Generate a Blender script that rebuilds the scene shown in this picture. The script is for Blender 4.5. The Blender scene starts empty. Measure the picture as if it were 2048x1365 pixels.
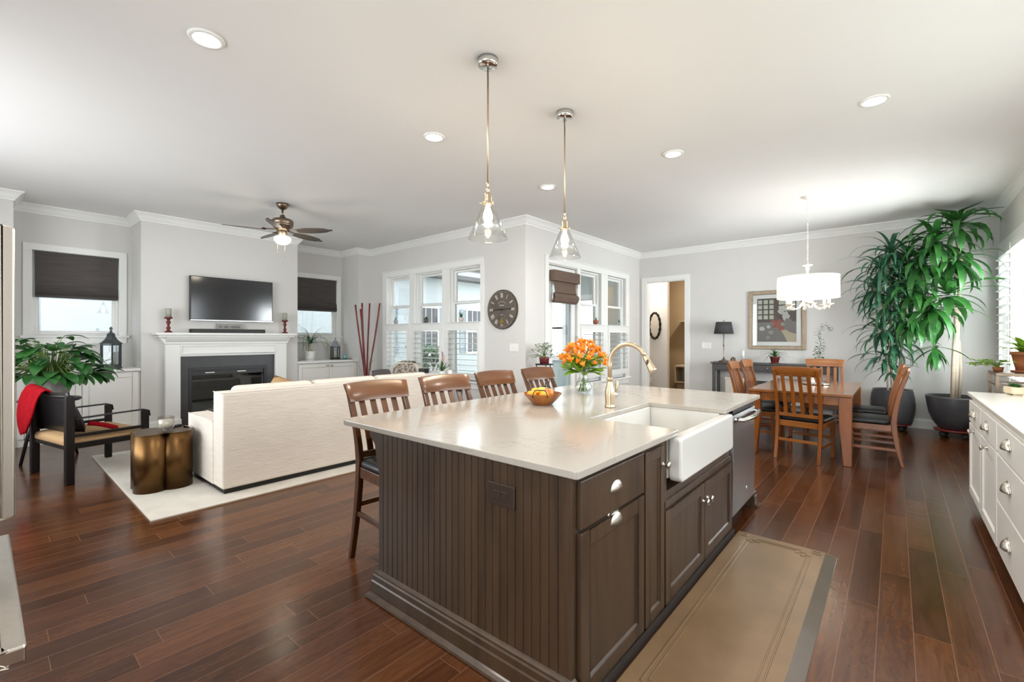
import bpy, bmesh, math, random
from mathutils import Matrix, Vector
random.seed(7)
PI = math.pi
SC = bpy.context.scene
COL = SC.collection

# ---------------------------------------------------------------- camera
cam_d = bpy.data.cameras.new('camera')
cam_d.sensor_width = 36.0
cam_d.lens = 904.0 / 2048.0 * 36.0
cam_d.shift_y = -6.7 / 2048.0
cam_d.clip_start = 0.02
cam = bpy.data.objects.new('camera', cam_d)
COL.objects.link(cam)
cam.location = (0, 0, 1.39)
cam.rotation_euler = (PI / 2, 0, 0.7029 - PI / 2)
SC.camera = cam

# ---------------------------------------------------------------- look and exposure
SC.view_settings.view_transform = 'Standard'
SC.view_settings.look = 'None'
SC.view_settings.gamma = 1.0
SC.view_settings.use_curve_mapping = False
SC.view_settings.exposure = 1.08
SC.cycles.use_denoising = True
SC.cycles.max_bounces = 8
SC.cycles.diffuse_bounces = 5
SC.cycles.glossy_bounces = 4
SC.cycles.transmission_bounces = 6
SC.cycles.transparent_max_bounces = 16
SC.cycles.caustics_reflective = False
SC.cycles.caustics_refractive = False
SC.cycles.sample_clamp_indirect = 6.0

# ---------------------------------------------------------------- sky
wd = bpy.data.worlds.new('sky'); SC.world = wd
wd.use_nodes = True
bg = wd.node_tree.nodes['Background']
bg.inputs[0].default_value = (0.88, 0.95, 1.0, 1)
bg.inputs[1].default_value = 2.7

# ---------------------------------------------------------------- daylight at the dining window, added fill at unseen openings
def area(name, loc, rot, sx, sy, power, color=(1, 1, 1)):
    d = bpy.data.lights.new(name, 'AREA')
    d.shape = 'RECTANGLE'; d.size = sx; d.size_y = sy
    d.energy = power; d.color = color
    o = bpy.data.objects.new(name, d); COL.objects.link(o)
    o.location = loc; o.rotation_euler = rot
    return o
DAY = (0.93, 0.97, 1.0)
UP = math.radians(28)                      # upward tilt of the added fill, to light the ceiling
area('fill_kitchen_side', (3.0, -1.20, 1.92), (PI / 2 + UP, 0, 0), 3.6, 1.5, 11, DAY)              # faces +Y; added fill in an unseen opening over the right-hand run
area('fill_back', (-3.58, 0.8, 1.75), (PI / 2 + .22, 0, -PI / 2), 3.0, 2.3, 50, DAY)         # faces +X; added fill from behind the camera
area('fill_left', (-.98, 5.6, 1.75), (PI / 2 + .08, 0, -PI / 2), 3.0, 1.9, 33, DAY)          # faces +X; added fill for the living room, source unseen
area('daylight_dining_window', (7.55, -1.34, 1.70), (PI / 2 + .22, 0, 0), 1.7, 1.7, 165, DAY)

# ================================================================ mesh helpers
class MB:
    def __init__(s): s.v = []; s.f = []; s.sm = []; s.mi = []
    def add(s, vs, fs, smooth=False, mi=0):
        b = len(s.v)
        s.v += [tuple(p) for p in vs]
        for f in fs:
            s.f.append(tuple(i + b for i in f)); s.sm.append(smooth); s.mi.append(mi)
        return s
    def box(s, x0, y0, z0, x1, y1, z1, mi=0):
        if x0 > x1: x0, x1 = x1, x0
        if y0 > y1: y0, y1 = y1, y0
        if z0 > z1: z0, z1 = z1, z0
        v = [(x0, y0, z0), (x1, y0, z0), (x1, y1, z0), (x0, y1, z0), (x0, y0, z1), (x1, y0, z1), (x1, y1, z1), (x0, y1, z1)]
        return s.add(v, [(3, 2, 1, 0), (4, 5, 6, 7), (0, 1, 5, 4), (1, 2, 6, 5), (2, 3, 7, 6), (3, 0, 4, 7)], False, mi)
    def bar(s, p0, p1, w, h, up=(0, 0, 1), mi=0, w1=None, h1=None):
        p0 = Vector(p0); p1 = Vector(p1); d = (p1 - p0).normalized()
        u = Vector(up)
        if abs(d.dot(u)) > .98: u = Vector((1, 0, 0))
        a = d.cross(u).normalized(); b = a.cross(d).normalized()
        w1 = w if w1 is None else w1; h1 = h if h1 is None else h1
        v = []
        for p, ww, hh in ((p0, w, h), (p1, w1, h1)):
            for i, j in ((-1, -1), (1, -1), (1, 1), (-1, 1)):
                v.append(p + a * (i * ww / 2) + b * (j * hh / 2))
        return s.add(v, [(0, 1, 2, 3), (7, 6, 5, 4), (4, 5, 1, 0), (5, 6, 2, 1), (6, 7, 3, 2), (7, 4, 0, 3)], False, mi)
    def lathe(s, prof, c=(0, 0, 0), n=24, mi=0, smooth=True, sx=1, sy=1, wob=None, loop=False):
        v = []; f = []
        for k, (r, z) in enumerate(prof):
            for i in range(n):
                a = 2 * PI * i / n
                rr = r * (wob(a, k) if wob else 1)
                v.append((c[0] + rr * math.cos(a) * sx, c[1] + rr * math.sin(a) * sy, c[2] + z))
        m = len(prof)
        for k in range(m if loop else m - 1):
            k2 = (k + 1) % m
            for i in range(n):
                j = (i + 1) % n
                f.append((k * n + i, k * n + j, k2 * n + j, k2 * n + i))
        s.add(v, f, smooth, mi)
        if loop: return s
        for k, rev in ((0, True), (m - 1, False)):
            if prof[k][0] > 1e-4:
                idx = list(range(k * n, k * n + n))
                s.add([v[i] for i in idx], [tuple(reversed(range(n))) if rev else tuple(range(n))], False, mi)
        return s
    def tube(s, pts, r, n=8, closed=False, mi=0, caps=True, flat=1.0):
        pts = [Vector(p) for p in pts]; m = len(pts)
        rs = r if isinstance(r, (list, tuple)) else [r] * m
        v = []; f = []
        prev = None
        for i, p in enumerate(pts):
            if closed: t = (pts[(i + 1) % m] - pts[i - 1])
            else: t = pts[min(i + 1, m - 1)] - pts[max(i - 1, 0)]
            t = t.normalized()
            if prev is None:
                u = Vector((0, 0, 1)) if abs(t.z) < .9 else Vector((1, 0, 0))
                a = t.cross(u).normalized()
            else:
                a = (prev - t * prev.dot(t)).normalized()
            prev = a; b = t.cross(a)
            for k in range(n):
                g = 2 * PI * k / n
                v.append(p + a * (rs[i] * math.cos(g)) + b * (rs[i] * flat * math.sin(g)))
        for i in range(m if closed else m - 1):
            for k in range(n):
                q = (k + 1) % n; j = (i + 1) % m
                f.append((i * n + k, i * n + q, j * n + q, j * n + k))
        s.add(v, f, True, mi)
        if caps and not closed:
            s.add(v[:n], [tuple(reversed(range(n)))], False, mi)
            s.add(v[-n:], [tuple(range(n))], False, mi)
        return s
    def prism(s, poly, a0, a1, axis='z', mi=0, smooth=False):
        n = len(poly); v = []
        for a in (a0, a1):
            for p, q in poly:
                v.append({'z': (p, q, a), 'y': (p, a, q), 'x': (a, p, q)}[axis])
        f = [tuple(reversed(range(n))), tuple(range(n, 2 * n))]
        s.add(v, f, False, mi)
        s.add(v, [(i, (i + 1) % n, n + (i + 1) % n, n + i) for i in range(n)], smooth, mi)
        return s
    def sheet(s, rows, smooth=True, mi=0, closed=False):
        m = len(rows); n = len(rows[0]); v = [p for r in rows for p in r]; f = []
        for i in range(m - 1):
            for j in range(n if closed else n - 1):
                k = (j + 1) % n
                f.append((i * n + j, i * n + k, (i + 1) * n + k, (i + 1) * n + j))
        return s.add(v, f, smooth, mi)
    def ball(s, c, r, n=12, m=8, mi=0, noise=0):
        rx, ry, rz = r if isinstance(r, (list, tuple)) else (r, r, r)
        rows = []
        for i in range(m + 1):
            t = PI * i / m; row = []
            for j in range(n):
                a = 2 * PI * j / n
                k = 1 + (random.uniform(-noise, noise) if noise and 0 < i < m else 0)
                row.append((c[0] + rx * k * math.sin(t) * math.cos(a), c[1] + ry * k * math.sin(t) * math.sin(a), c[2] - rz * k * math.cos(t)))
            rows.append(row)
        return s.sheet(rows, True, mi, True)
    def leaf(s, p, az, pitch, L, w, droop, seg=6, fold=.25, mi=0, twist=0, prof=None):
        """an arching strap leaf from p; pitch is the start angle above level, droop the total fall of the angle"""
        p = Vector(p); rows = []; ang = pitch
        h = Vector((math.cos(az), math.sin(az), 0)); side = Vector((-math.sin(az), math.cos(az), 0))
        for i in range(seg + 1):
            t = i / seg
            ww = w * (prof(t) if prof else (math.sin(PI * min(1, .12 + t * .88)) ** .7 * (1 - .25 * t) + .06 * (1 - t)))
            d = h * math.cos(ang) + Vector((0, 0, math.sin(ang)))
            nrm = -h * math.sin(ang) + Vector((0, 0, math.cos(ang)))
            sd = side * math.cos(twist * t) + nrm * math.sin(twist * t)
            rows.append([p + sd * (ww / 2) + nrm * (fold * ww / 2), p.copy(), p - sd * (ww / 2) + nrm * (fold * ww / 2)])
            p = p + d * (L / seg); ang -= droop / seg * (0.5 + t)
        return s.sheet(rows, True, mi)
    def move(s, dx=0, dy=0, dz=0):
        s.v = [(a + dx, b + dy, c + dz) for a, b, c in s.v]; return s
    def xf(s, M):
        s.v = [tuple(M @ Vector(p)) for p in s.v]; return s

WM = {}
def finish(mb, name, mats, parent, bevel, seg, recalc, solid, subd):
    me = bpy.data.meshes.new(name)
    me.from_pydata(mb.v, [], mb.f)
    for p, sm, mi in zip(me.polygons, mb.sm, mb.mi): p.use_smooth = sm; p.material_index = mi
    for m in (mats if isinstance(mats, (list, tuple)) else [mats]): me.materials.append(m)
    if recalc:
        b = bmesh.new(); b.from_mesh(me)
        bmesh.ops.remove_doubles(b, verts=b.verts, dist=1e-5)
        bmesh.ops.recalc_face_normals(b, faces=b.faces); b.to_mesh(me); b.free()
    o = bpy.data.objects.new(name, me); COL.objects.link(o)
    if solid:
        k = o.modifiers.new('thick', 'SOLIDIFY'); k.thickness = solid; k.offset = 0
    if bevel:
        k = o.modifiers.new('edge', 'BEVEL'); k.width = bevel; k.segments = seg; k.limit_method = 'ANGLE'; k.angle_limit = 0.6
        k.harden_normals = False
    if subd:
        k = o.modifiers.new('sub', 'SUBSURF'); k.levels = subd; k.render_levels = subd
    return o
def part(name, mb, mats, parent, bevel=0, seg=2, world=False, label=None, recalc=True, solid=0, subd=0, kind=None):
    M = WM.get(parent.name, Matrix())
    if world: mb.xf(M.inverted())
    o = finish(mb, name, mats, parent, bevel, seg, recalc, solid, subd)
    o.parent = parent
    WM[o.name] = M
    if label: o['label'] = label
    if kind: o['kind'] = kind
    return o
def tag(o, label, cat, group=None):
    o['label'] = label; o['category'] = cat
    if group: o['group'] = group
def thing(name, label, cat, loc=(0, 0, 0), rz=0, group=None):
    o = bpy.data.objects.new(name, None); COL.objects.link(o)
    o.empty_display_size = .05
    o.location = loc; o.rotation_euler = (0, 0, rz)
    WM[o.name] = Matrix.Translation(loc) @ Matrix.Rotation(rz, 4, 'Z')
    tag(o, label, cat, group)
    return o
def solo(name, mb, mats, label, cat, group=None, bevel=0, seg=2, recalc=True, solid=0, subd=0, kind=None):
    xs = [p[0] for p in mb.v]; ys = [p[1] for p in mb.v]; zs = [p[2] for p in mb.v]
    c = ((min(xs) + max(xs)) / 2, (min(ys) + max(ys)) / 2, min(zs))
    mb.move(-c[0], -c[1], -c[2])
    o = finish(mb, name, mats, None, bevel, seg, recalc, solid, subd)
    o.location = c; WM[o.name] = Matrix.Translation(c)
    tag(o, label, cat, group)
    if kind: o['kind'] = kind
    return o
def struct(name, mb, mats, parent=None, bevel=0, label=None, recalc=True, seg=2):
    o = finish(mb, name, mats, parent, bevel, seg, recalc, 0, 0)
    WM[o.name] = Matrix()
    if parent: o.parent = parent
    else: o['kind'] = 'structure'
    if label: o['label'] = label
    return o
def dup(root, loc, rz, label, group=None):
    def cp(o, par):
        c = o.copy(); COL.objects.link(c)
        if par: c.parent = par
        for ch in o.children: cp(ch, c)
        return c
    r = cp(root, None)
    r.location = loc; r.rotation_euler = (0, 0, rz); r['label'] = label
    if group: r['group'] = group
    WM[r.name] = Matrix.Translation(loc) @ Matrix.Rotation(rz, 4, 'Z')
    return r
def arc(cx, cy, r, a0, a1, n):
    return [(cx + r * math.cos(a0 + (a1 - a0) * i / n), cy + r * math.sin(a0 + (a1 - a0) * i / n)) for i in range(n + 1)]
def rrect(x0, y0, x1, y1, r, n=5):
    if isinstance(r, (int, float)): r = [r] * 4
    return (arc(x1 - r[0], y1 - r[0], r[0], 0, PI / 2, n) + arc(x0 + r[1], y1 - r[1], r[1], PI / 2, PI, n) +
            arc(x0 + r[2], y0 + r[2], r[2], PI, 1.5 * PI, n) + arc(x1 - r[3], y0 + r[3], r[3], 1.5 * PI, 2 * PI, n))

# ================================================================ materials
def newmat(name):
    m = bpy.data.materials.new(name); m.use_nodes = True
    nt = m.node_tree; b = nt.nodes['Principled BSDF']
    return m, nt, b
def coords(nt, scale=(1, 1, 1), kind='Object'):
    tc = nt.nodes.new('ShaderNodeTexCoord'); mp = nt.nodes.new('ShaderNodeMapping')
    mp.inputs['Scale'].default_value = scale
    nt.links.new(tc.outputs[kind], mp.inputs['Vector'])
    return mp.outputs['Vector']
def ramp(nt, fac, stops):
    r = nt.nodes.new('ShaderNodeValToRGB')
    e = r.color_ramp.elements
    while len(e) < len(stops): e.new(0.5)
    for k, (p, c) in zip(e, stops): k.position = p; k.color = (*c, 1)
    nt.links.new(fac, r.inputs['Fac'])
    return r.outputs['Color']
def noise(nt, vec, scale, detail=3, rough=.55, dist=0):
    n = nt.nodes.new('ShaderNodeTexNoise')
    n.inputs['Scale'].default_value = scale; n.inputs['Detail'].default_value = detail
    n.inputs['Roughness'].default_value = rough; n.inputs['Distortion'].default_value = dist
    if vec: nt.links.new(vec, n.inputs['Vector'])
    return n.outputs['Fac']
def bump(nt, b, h, strength, dist=.01):
    k = nt.nodes.new('ShaderNodeBump')
    k.inputs['Strength'].default_value = strength; k.inputs['Distance'].default_value = dist
    nt.links.new(h, k.inputs['Height']); nt.links.new(k.outputs['Normal'], b.inputs['Normal'])
def surf(name, c1, c2=None, scale=8, stretch=(1, 1, 1), rough=.5, metal=0, spec=.5, bmp=0, bscale=None, detail=3, coat=0, lo=.3, hi=.7, sheen=0, dist=0):
    """a paint, fabric, wood, stone or metal: two tones mixed by (stretched) noise, with optional relief"""
    m, nt, b = newmat(name)
    c2 = c2 or tuple(min(1, x * .93) for x in c1)
    v = coords(nt, stretch)
    f = noise(nt, v, scale, detail, .55, dist)
    nt.links.new(ramp(nt, f, [(lo, c1), (hi, c2)]), b.inputs['Base Color'])
    b.inputs['Roughness'].default_value = rough; b.inputs['Metallic'].default_value = metal
    b.inputs['Specular IOR Level'].default_value = spec
    b.inputs['Coat Weight'].default_value = coat; b.inputs['Coat Roughness'].default_value = .15
    if sheen: b.inputs['Sheen Weight'].default_value = sheen
    if bmp: bump(nt, b, noise(nt, v, bscale or scale, 2), bmp)
    return m
def wood(name, c1, c2, axis='z', rough=.35, coat=.2, scale=10):
    st = {'x': (.12, 1, 1), 'y': (1, .12, 1), 'z': (1, 1, .12)}[axis]
    return surf(name, c1, c2, scale, st, rough, 0, .4, .08, scale * 3, 5, coat, .32, .68, 0, 1.2)
def leafmat(name, c1, c2, trans=.25, rough=.35):
    m, nt, b = newmat(name)
    v = coords(nt, (1, 1, 1))
    col = ramp(nt, noise(nt, v, 7, 2), [(.3, c1), (.7, c2)])
    nt.links.new(col, b.inputs['Base Color']); b.inputs['Roughness'].default_value = rough
    t = nt.nodes.new('ShaderNodeBsdfTranslucent'); nt.links.new(col, t.inputs['Color'])
    mx = nt.nodes.new('ShaderNodeMixShader'); mx.inputs[0].default_value = trans
    nt.links.new(b.outputs[0], mx.inputs[1]); nt.links.new(t.outputs[0], mx.inputs[2])
    nt.links.new(mx.outputs[0], nt.nodes['Material Output'].inputs['Surface'])
    return m
def glassmat(name, tint=(1, 1, 1), refl=.03, fres=.5, rough=.01):
    """thin clear glass: mostly passes straight through, mirrors more at grazing angles"""
    m, nt, b = newmat(name); nt.nodes.remove(b)
    tr = nt.nodes.new('ShaderNodeBsdfTransparent'); gl = nt.nodes.new('ShaderNodeBsdfGlossy')
    v = coords(nt); col = ramp(nt, noise(nt, v, 3, 1), [(.3, tint), (.7, tuple(x * .985 for x in tint))])
    nt.links.new(col, tr.inputs['Color']); gl.inputs['Roughness'].default_value = rough
    fr = nt.nodes.new('ShaderNodeLayerWeight'); fr.inputs['Blend'].default_value = .25
    mm = nt.nodes.new('ShaderNodeMath'); mm.operation = 'MULTIPLY_ADD'
    mm.inputs[1].default_value = .55 * fres; mm.inputs[2].default_value = refl
    nt.links.new(fr.outputs['Fresnel'], mm.inputs[0])
    mx = nt.nodes.new('ShaderNodeMixShader')
    nt.links.new(mm.outputs[0], mx.inputs[0]); nt.links.new(tr.outputs[0], mx.inputs[1]); nt.links.new(gl.outputs[0], mx.inputs[2])
    nt.links.new(mx.outputs[0], nt.nodes['Material Output'].inputs['Surface'])
    return m
def glow(name, color, strength):
    m, nt, b = newmat(name)
    v = coords(nt); c = ramp(nt, noise(nt, v, 2, 1), [(.3, color), (.7, tuple(x * .98 for x in color))])
    nt.links.new(c, b.inputs['Emission Color']); nt.links.new(c, b.inputs['Base Color'])
    b.inputs['Emission Strength'].default_value = strength
    return m

def floor_material():
    m, nt, b = newmat('hickory_planks')
    N = nt.nodes.new; Lk = nt.links.new
    def mth(op, a, bb=None, c=None):
        k = N('ShaderNodeMath'); k.operation = op
        for i, x in enumerate((a, bb, c)):
            if x is None: continue
            if isinstance(x, (int, float)): k.inputs[i].default_value = x
            else: Lk(x, k.inputs[i])
        return k.outputs[0]
    tc = N('ShaderNodeTexCoord'); sp = N('ShaderNodeSeparateXYZ'); Lk(tc.outputs['Object'], sp.inputs[0])
    X, Y = sp.outputs[0], sp.outputs[1]
    ys = mth('DIVIDE', mth('ADD', Y, 50.0 - .023 + .0), .131); row = mth('FLOOR', ys); fy = mth('FRACT', ys)
    wn = N('ShaderNodeTexWhiteNoise'); wn.noise_dimensions = '1D'; Lk(row, wn.inputs['W'])
    xs = mth('ADD', mth('DIVIDE', mth('ADD', X, 50.0), 1.15), mth('MULTIPLY', wn.outputs['Value'], 9.0))
    pl = mth('FLOOR', xs); fx = mth('FRACT', xs)
    cb = N('ShaderNodeCombineXYZ'); Lk(row, cb.inputs[0]); Lk(pl, cb.inputs[1])
    w2 = N('ShaderNodeTexWhiteNoise'); w2.noise_dimensions = '2D'; Lk(cb.outputs[0], w2.inputs['Vector'])
    rid = w2.outputs['Value']
    # grain: stretched noise, shifted per plank
    sh = N('ShaderNodeCombineXYZ'); Lk(mth('MULTIPLY', rid, 37.0), sh.inputs[0]); Lk(mth('MULTIPLY', rid, 91.0), sh.inputs[1])
    def grain(sx, sy, scale, detail, dist):
        mp = N('ShaderNodeMapping'); mp.inputs['Scale'].default_value = (sx, sy, 1)
        Lk(tc.outputs['Object'], mp.inputs['Vector'])
        ad = N('ShaderNodeVectorMath'); ad.operation = 'ADD'; Lk(mp.outputs[0], ad.inputs[0]); Lk(sh.outputs[0], ad.inputs[1])
        return noise(nt, ad.outputs[0], scale, detail, .55, dist)
    g1 = grain(1.0, 16.0, 2.6, 5, .5); g2 = grain(1.6, 5.0, 1.6, 2, .7)
    cath = mth('SINE', mth('ADD', mth('MULTIPLY', Y, 150.0), mth('MULTIPLY', g2, 60.0)))
    tone = mth('ADD', mth('MULTIPLY', rid, .30), mth('ADD', mth('MULTIPLY', g1, .44), mth('ADD', mth('MULTIPLY', g2, .32), mth('MULTIPLY', cath, .035))))
    col = ramp(nt, tone, [(.24, (.028, .0090, .0032)), (.5, (.066, .0215, .0070)), (.74, (.115, .041, .0140)), (.95, (.160, .062, .0225))])
    def edge(f, w):
        return mth('GREATER_THAN', mth('MINIMUM', f, mth('SUBTRACT', 1.0, f)), w)
    seam = mth('MULTIPLY', edge(fy, .013), edge(fx, .0014))
    mx = N('ShaderNodeMix'); mx.data_type = 'RGBA'
    Lk(seam, mx.inputs['Factor']); mx.inputs['A'].default_value = (.15, .072, .042, 1); Lk(col, mx.inputs['B'])
    Lk(mx.outputs['Result'], b.inputs['Base Color'])
    rip = grain(9.0, 2.4, 1.7, 1, .3)                      # hand-scraped ripple across the boards
    h = mth('ADD', mth('MULTIPLY', rip, mth('MULTIPLY', rid, 1.1)), mth('ADD', mth('MULTIPLY', g1, .35), mth('MULTIPLY', seam, .35)))
    bump(nt, b, h, .10, .010)
    Lk(mth('ADD', .15, mth('MULTIPLY', g2, .12)), b.inputs['Roughness'])
    b.inputs['Specular IOR Level'].default_value = .42
    return m
def quartz_material():
    m, nt, b = newmat('veined_quartz')
    v = coords(nt)
    n1 = noise(nt, v, 3.2, 8, .62, 1.4)
    k = nt.nodes.new('ShaderNodeMath'); k.operation = 'SUBTRACT'; nt.links.new(n1, k.inputs[0]); k.inputs[1].default_value = .5
    a = nt.nodes.new('ShaderNodeMath'); a.operation = 'ABSOLUTE'; nt.links.new(k.outputs[0], a.inputs[0])
    vein = ramp(nt, a.outputs[0], [(0.0, (.28, .25, .215)), (.012, (.37, .335, .288)), (.03, (.385, .350, .304))])
    n2 = ramp(nt, noise(nt, v, 1.7, 3), [(.42, (0, 0, 0)), (.62, (1, 1, 1))])
    mx = nt.nodes.new('ShaderNodeMix'); mx.data_type = 'RGBA'
    nt.links.new(n2, mx.inputs['Factor']); mx.inputs['A'].default_value = (.385, .350, .304, 1); nt.links.new(vein, mx.inputs['B'])
    nt.links.new(mx.outputs['Result'], b.inputs['Base Color'])
    b.inputs['Roughness'].default_value = .14; b.inputs['Specular IOR Level'].default_value = .5
    return m
def siding_material(name, c, pitch=.15):
    m, nt, b = newmat(name)
    v = coords(nt)
    sp = nt.nodes.new('ShaderNodeSeparateXYZ'); nt.links.new(v, sp.inputs[0])
    k = nt.nodes.new('ShaderNodeMath'); k.operation = 'DIVIDE'; nt.links.new(sp.outputs[2], k.inputs[0]); k.inputs[1].default_value = pitch
    f = nt.nodes.new('ShaderNodeMath'); f.operation = 'FRACT'; nt.links.new(k.outputs[0], f.inputs[0])
    nt.links.new(ramp(nt, noise(nt, v, 4, 2), [(.3, c), (.7, tuple(x * .95 for x in c))]), b.inputs['Base Color'])
    bump(nt, b, f.outputs[0], .7, .02); b.inputs['Roughness'].default_value = .6
    return m

M = {}
M['wall'] = surf('wall_paint', (.675, .66, .635), (.66, .645, .62), 3, rough=.85, spec=.2)
M['ceil'] = surf('ceiling_paint', (.80, .79, .785), (.79, .78, .775), 3, rough=.9, spec=.15)
M['trim'] = surf('white_trim_paint', (.83, .83, .81), (.815, .815, .795), 4, rough=.45)
M['floor'] = floor_material()
M['quartz'] = quartz_material()
M['white_quartz'] = surf('white_quartz', (.80, .77, .70), (.78, .745, .675), 2.5, rough=.2)
M['isl'] = wood('dark_stained_maple', (.066, .038, .020), (.034, .0185, .0095), 'z', .4, .12, 7)
M['porc'] = surf('fireclay', (.60, .585, .54), (.59, .575, .53), 2, rough=.12, coat=.3)
M['steel'] = surf('brushed_steel', (.55, .56, .58), (.50, .51, .53), 30, (1, 1, .03), .28, 1)
M['chrome'] = surf('polished_nickel', (.74, .72, .69), (.70, .68, .65), 8, rough=.14, metal=1)
M['nickel'] = surf('aged_nickel', (.62, .58, .52), (.50, .46, .40), 60, rough=.3, metal=1, bmp=.1, bscale=200)
M['gold'] = surf('champagne_metal', (.58, .46, .32), (.52, .41, .28), 20, (1, 1, .1), .36, 1)
M['black'] = surf('black_enamel', (.006, .006, .007), (.009, .009, .010), 12, rough=.35)
M['blackm'] = surf('matte_black', (.008, .008, .008), (.012, .012, .011), 30, rough=.6)
M['leather'] = surf('black_leather', (.006, .006, .007), (.010, .010, .012), 20, rough=.33, spec=.4, bmp=.15, bscale=160)
M['stoolw'] = wood('walnut_stool_wood', (.125, .044, .012), (.058, .019, .006), 'z', .3, .3, 8)
M['stoolr'] = wood('walnut_rail_wood', (.15, .058, .018), (.075, .026, .009), 'x', .25, .4, 8)
M['oak'] = wood('honey_oak', (.25, .075, .009), (.15, .040, .0045), 'z', .32, .25, 8)
M['oakx'] = wood('honey_oak_rail', (.27, .090, .016), (.165, .050, .008), 'x', .3, .3, 8)
M['oaktop'] = wood('honey_oak_top', (.27, .105, .030), (.17, .058, .014), 'x', .16, .5, 6)
M['sofa'] = surf('oatmeal_linen', (.74, .675, .60), (.675, .61, .535), 22, (.3, .3, 2.6), .9, 0, .2, .3, 50, 4, 0, .3, .7)
M['cream'] = surf('cream_fabric', (.66, .61, .53), (.60, .55, .48), 40, rough=.9, bmp=.2, bscale=120)
M['rug'] = surf('cream_rug_pile', (.62, .585, .52), (.52, .485, .425), 5, rough=.95, bmp=.5, bscale=220, detail=6)
M['bronze'] = surf('antique_bronze', (.17, .092, .034), (.10, .050, .019), 5, (1, 1, .25), .36, 1, lo=.25, hi=.75)
M['fanm'] = surf('brushed_bronze', (.27, .205, .15), (.20, .15, .11), 12, rough=.32, metal=1)
M['fanb'] = wood('fan_blade_wood', (.10, .075, .058), (.06, .044, .034), 'x', .4, .2)
M['ebony'] = surf('ebonised_wood', (.0055, .0035, .003), (.009, .006, .005), 9, (1, 1, .15), .4, 0, .3)
M['tan'] = surf('tan_canvas', (.43, .27, .13), (.37, .225, .105), 50, rough=.85, bmp=.2, bscale=200)
M['red'] = surf('red_fleece', (.30, .004, .009), (.21, .002, .006), 20, rough=.95, spec=.1, bmp=.5, bscale=90)
M['redw'] = surf('red_turned_wood', (.16, .016, .012), (.10, .009, .008), 20, rough=.35)
M['bamboo'] = surf('red_cane', (.22, .022, .020), (.10, .012, .012), 6, (1, 1, .4), .45)
M['wax'] = surf('ivory_wax', (.80, .74, .63), (.77, .71, .60), 5, rough=.45)
M['sage'] = surf('sage_wax', (.36, .37, .31), (.33, .34, .285), 5, rough=.5)
M['teal'] = surf('teal_wax', (.20, .46, .47), (.18, .42, .43), 5, rough=.4)
M['slate'] = surf('charcoal_slate', (.030, .030, .033), (.040, .040, .043), 6, rough=.35)
M['screen'] = surf('dark_screen', (.008, .009, .012), (.010, .011, .014), 1, rough=.12, spec=.7)
M['shade'] = surf('brown_linen_shade', (.105, .092, .088), (.075, .066, .064), 8, (.3, .3, 6), .85, 0, .2, .2, 30)
M['shade2'] = surf('taupe_linen_shade', (.165, .115, .088), (.14, .097, .075), 10, (.5, .5, 4), .85, 0, .2, .15, 40)
M['glass'] = glassmat('window_glass', (.97, .985, .985))
M['clear'] = glassmat('clear_glass', (.985, .99, .985), .04, .55)
M['smoke'] = glassmat('lantern_glass', (.86, .89, .90), .05, .5)
M['leafd'] = leafmat('dark_green_leaf', (.018, .085, .020), (.040, .150, .030), .18)
M['leafg'] = leafmat('glossy_green_leaf', (.020, .105, .024), (.055, .20, .040), .28, .3)
M['leafl'] = leafmat('lime_leaf', (.16, .33, .025), (.28, .44, .04), .3)
M['leafb'] = leafmat('blue_green_leaf', (.024, .105, .052), (.06, .185, .095), .2, .3)
M['leafs'] = leafmat('silver_leaf', (.26, .33, .20), (.52, .56, .44), .25, .5)
M['orange'] = leafmat('orange_petal', (.78, .22, .012), (.92, .40, .04), .25, .55)
M['bark'] = surf('pale_bark', (.50, .42, .33), (.40, .33, .25), 20, (1, 1, 3), .8, bmp=.4, bscale=30)
M['stem'] = surf('green_stem', (.17, .27, .06), (.12, .20, .05), 12, rough=.5)
M['soil'] = surf('potting_soil', (.03, .02, .013), (.05, .034, .022), 60, rough=.95, bmp=.6)
M['potg'] = surf('charcoal_pot_glaze', (.042, .044, .050), (.060, .060, .064), 4, rough=.35, bmp=.12, bscale=14)
M['terra'] = surf('terracotta', (.30, .10, .035), (.24, .075, .027), 10, rough=.6)
M['redpot'] = surf('maroon_pot', (.16, .028, .026), (.12, .02, .02), 10, rough=.4)
M['conc'] = surf('whitewashed_stone', (.40, .385, .355), (.27, .26, .24), 7, rough=.85, bmp=.4, bscale=30)
M['whitepot'] = surf('white_ceramic', (.78, .78, .76), (.73, .73, .71), 5, rough=.35)
M['creampot'] = surf('cream_ceramic', (.72, .60, .42), (.66, .55, .38), 6, rough=.4)
M['grey'] = wood('charcoal_grey_wood', (.075, .072, .070), (.052, .050, .049), 'x', .5, .05)
M['lampsh'] = surf('charcoal_shade', (.060, .060, .060), (.045, .045, .045), 40, rough=.9)
M['drum'] = glow('lit_linen_drum', (1.0, .92, .78), .36)
M['bulb'] = glow('lamp_bulb', (1.0, .86, .62), 14)
M['can'] = glow('downlight_lens', (1.0, .97, .92), 9)
M['fanl'] = glow('frosted_fan_globe', (1.0, .92, .74), 2.5)
M['ivory'] = surf('antique_white_metal', (.80, .77, .70), (.74, .71, .64), 14, rough=.4)
M['frame'] = surf('champagne_frame', (.30, .235, .165), (.22, .17, .115), 20, (1, 1, 1), .35, .5)
M['mat'] = surf('mat_board', (.82, .80, .78), (.80, .78, .76), 6, rough=.8)
M['applm'] = surf('appliance_satin', (.62, .58, .52), (.56, .52, .47), 30, (1, 1, .05), .28, 1)
M['vinyl'] = surf('brown_comfort_mat', (.205, .125, .062), (.145, .086, .041), 3, rough=.3, bmp=.08, bscale=90, detail=5)
M['vinyl2'] = surf('mat_bevel_brown', (.13, .105, .085), (.11, .09, .072), 4, rough=.14)
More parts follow.
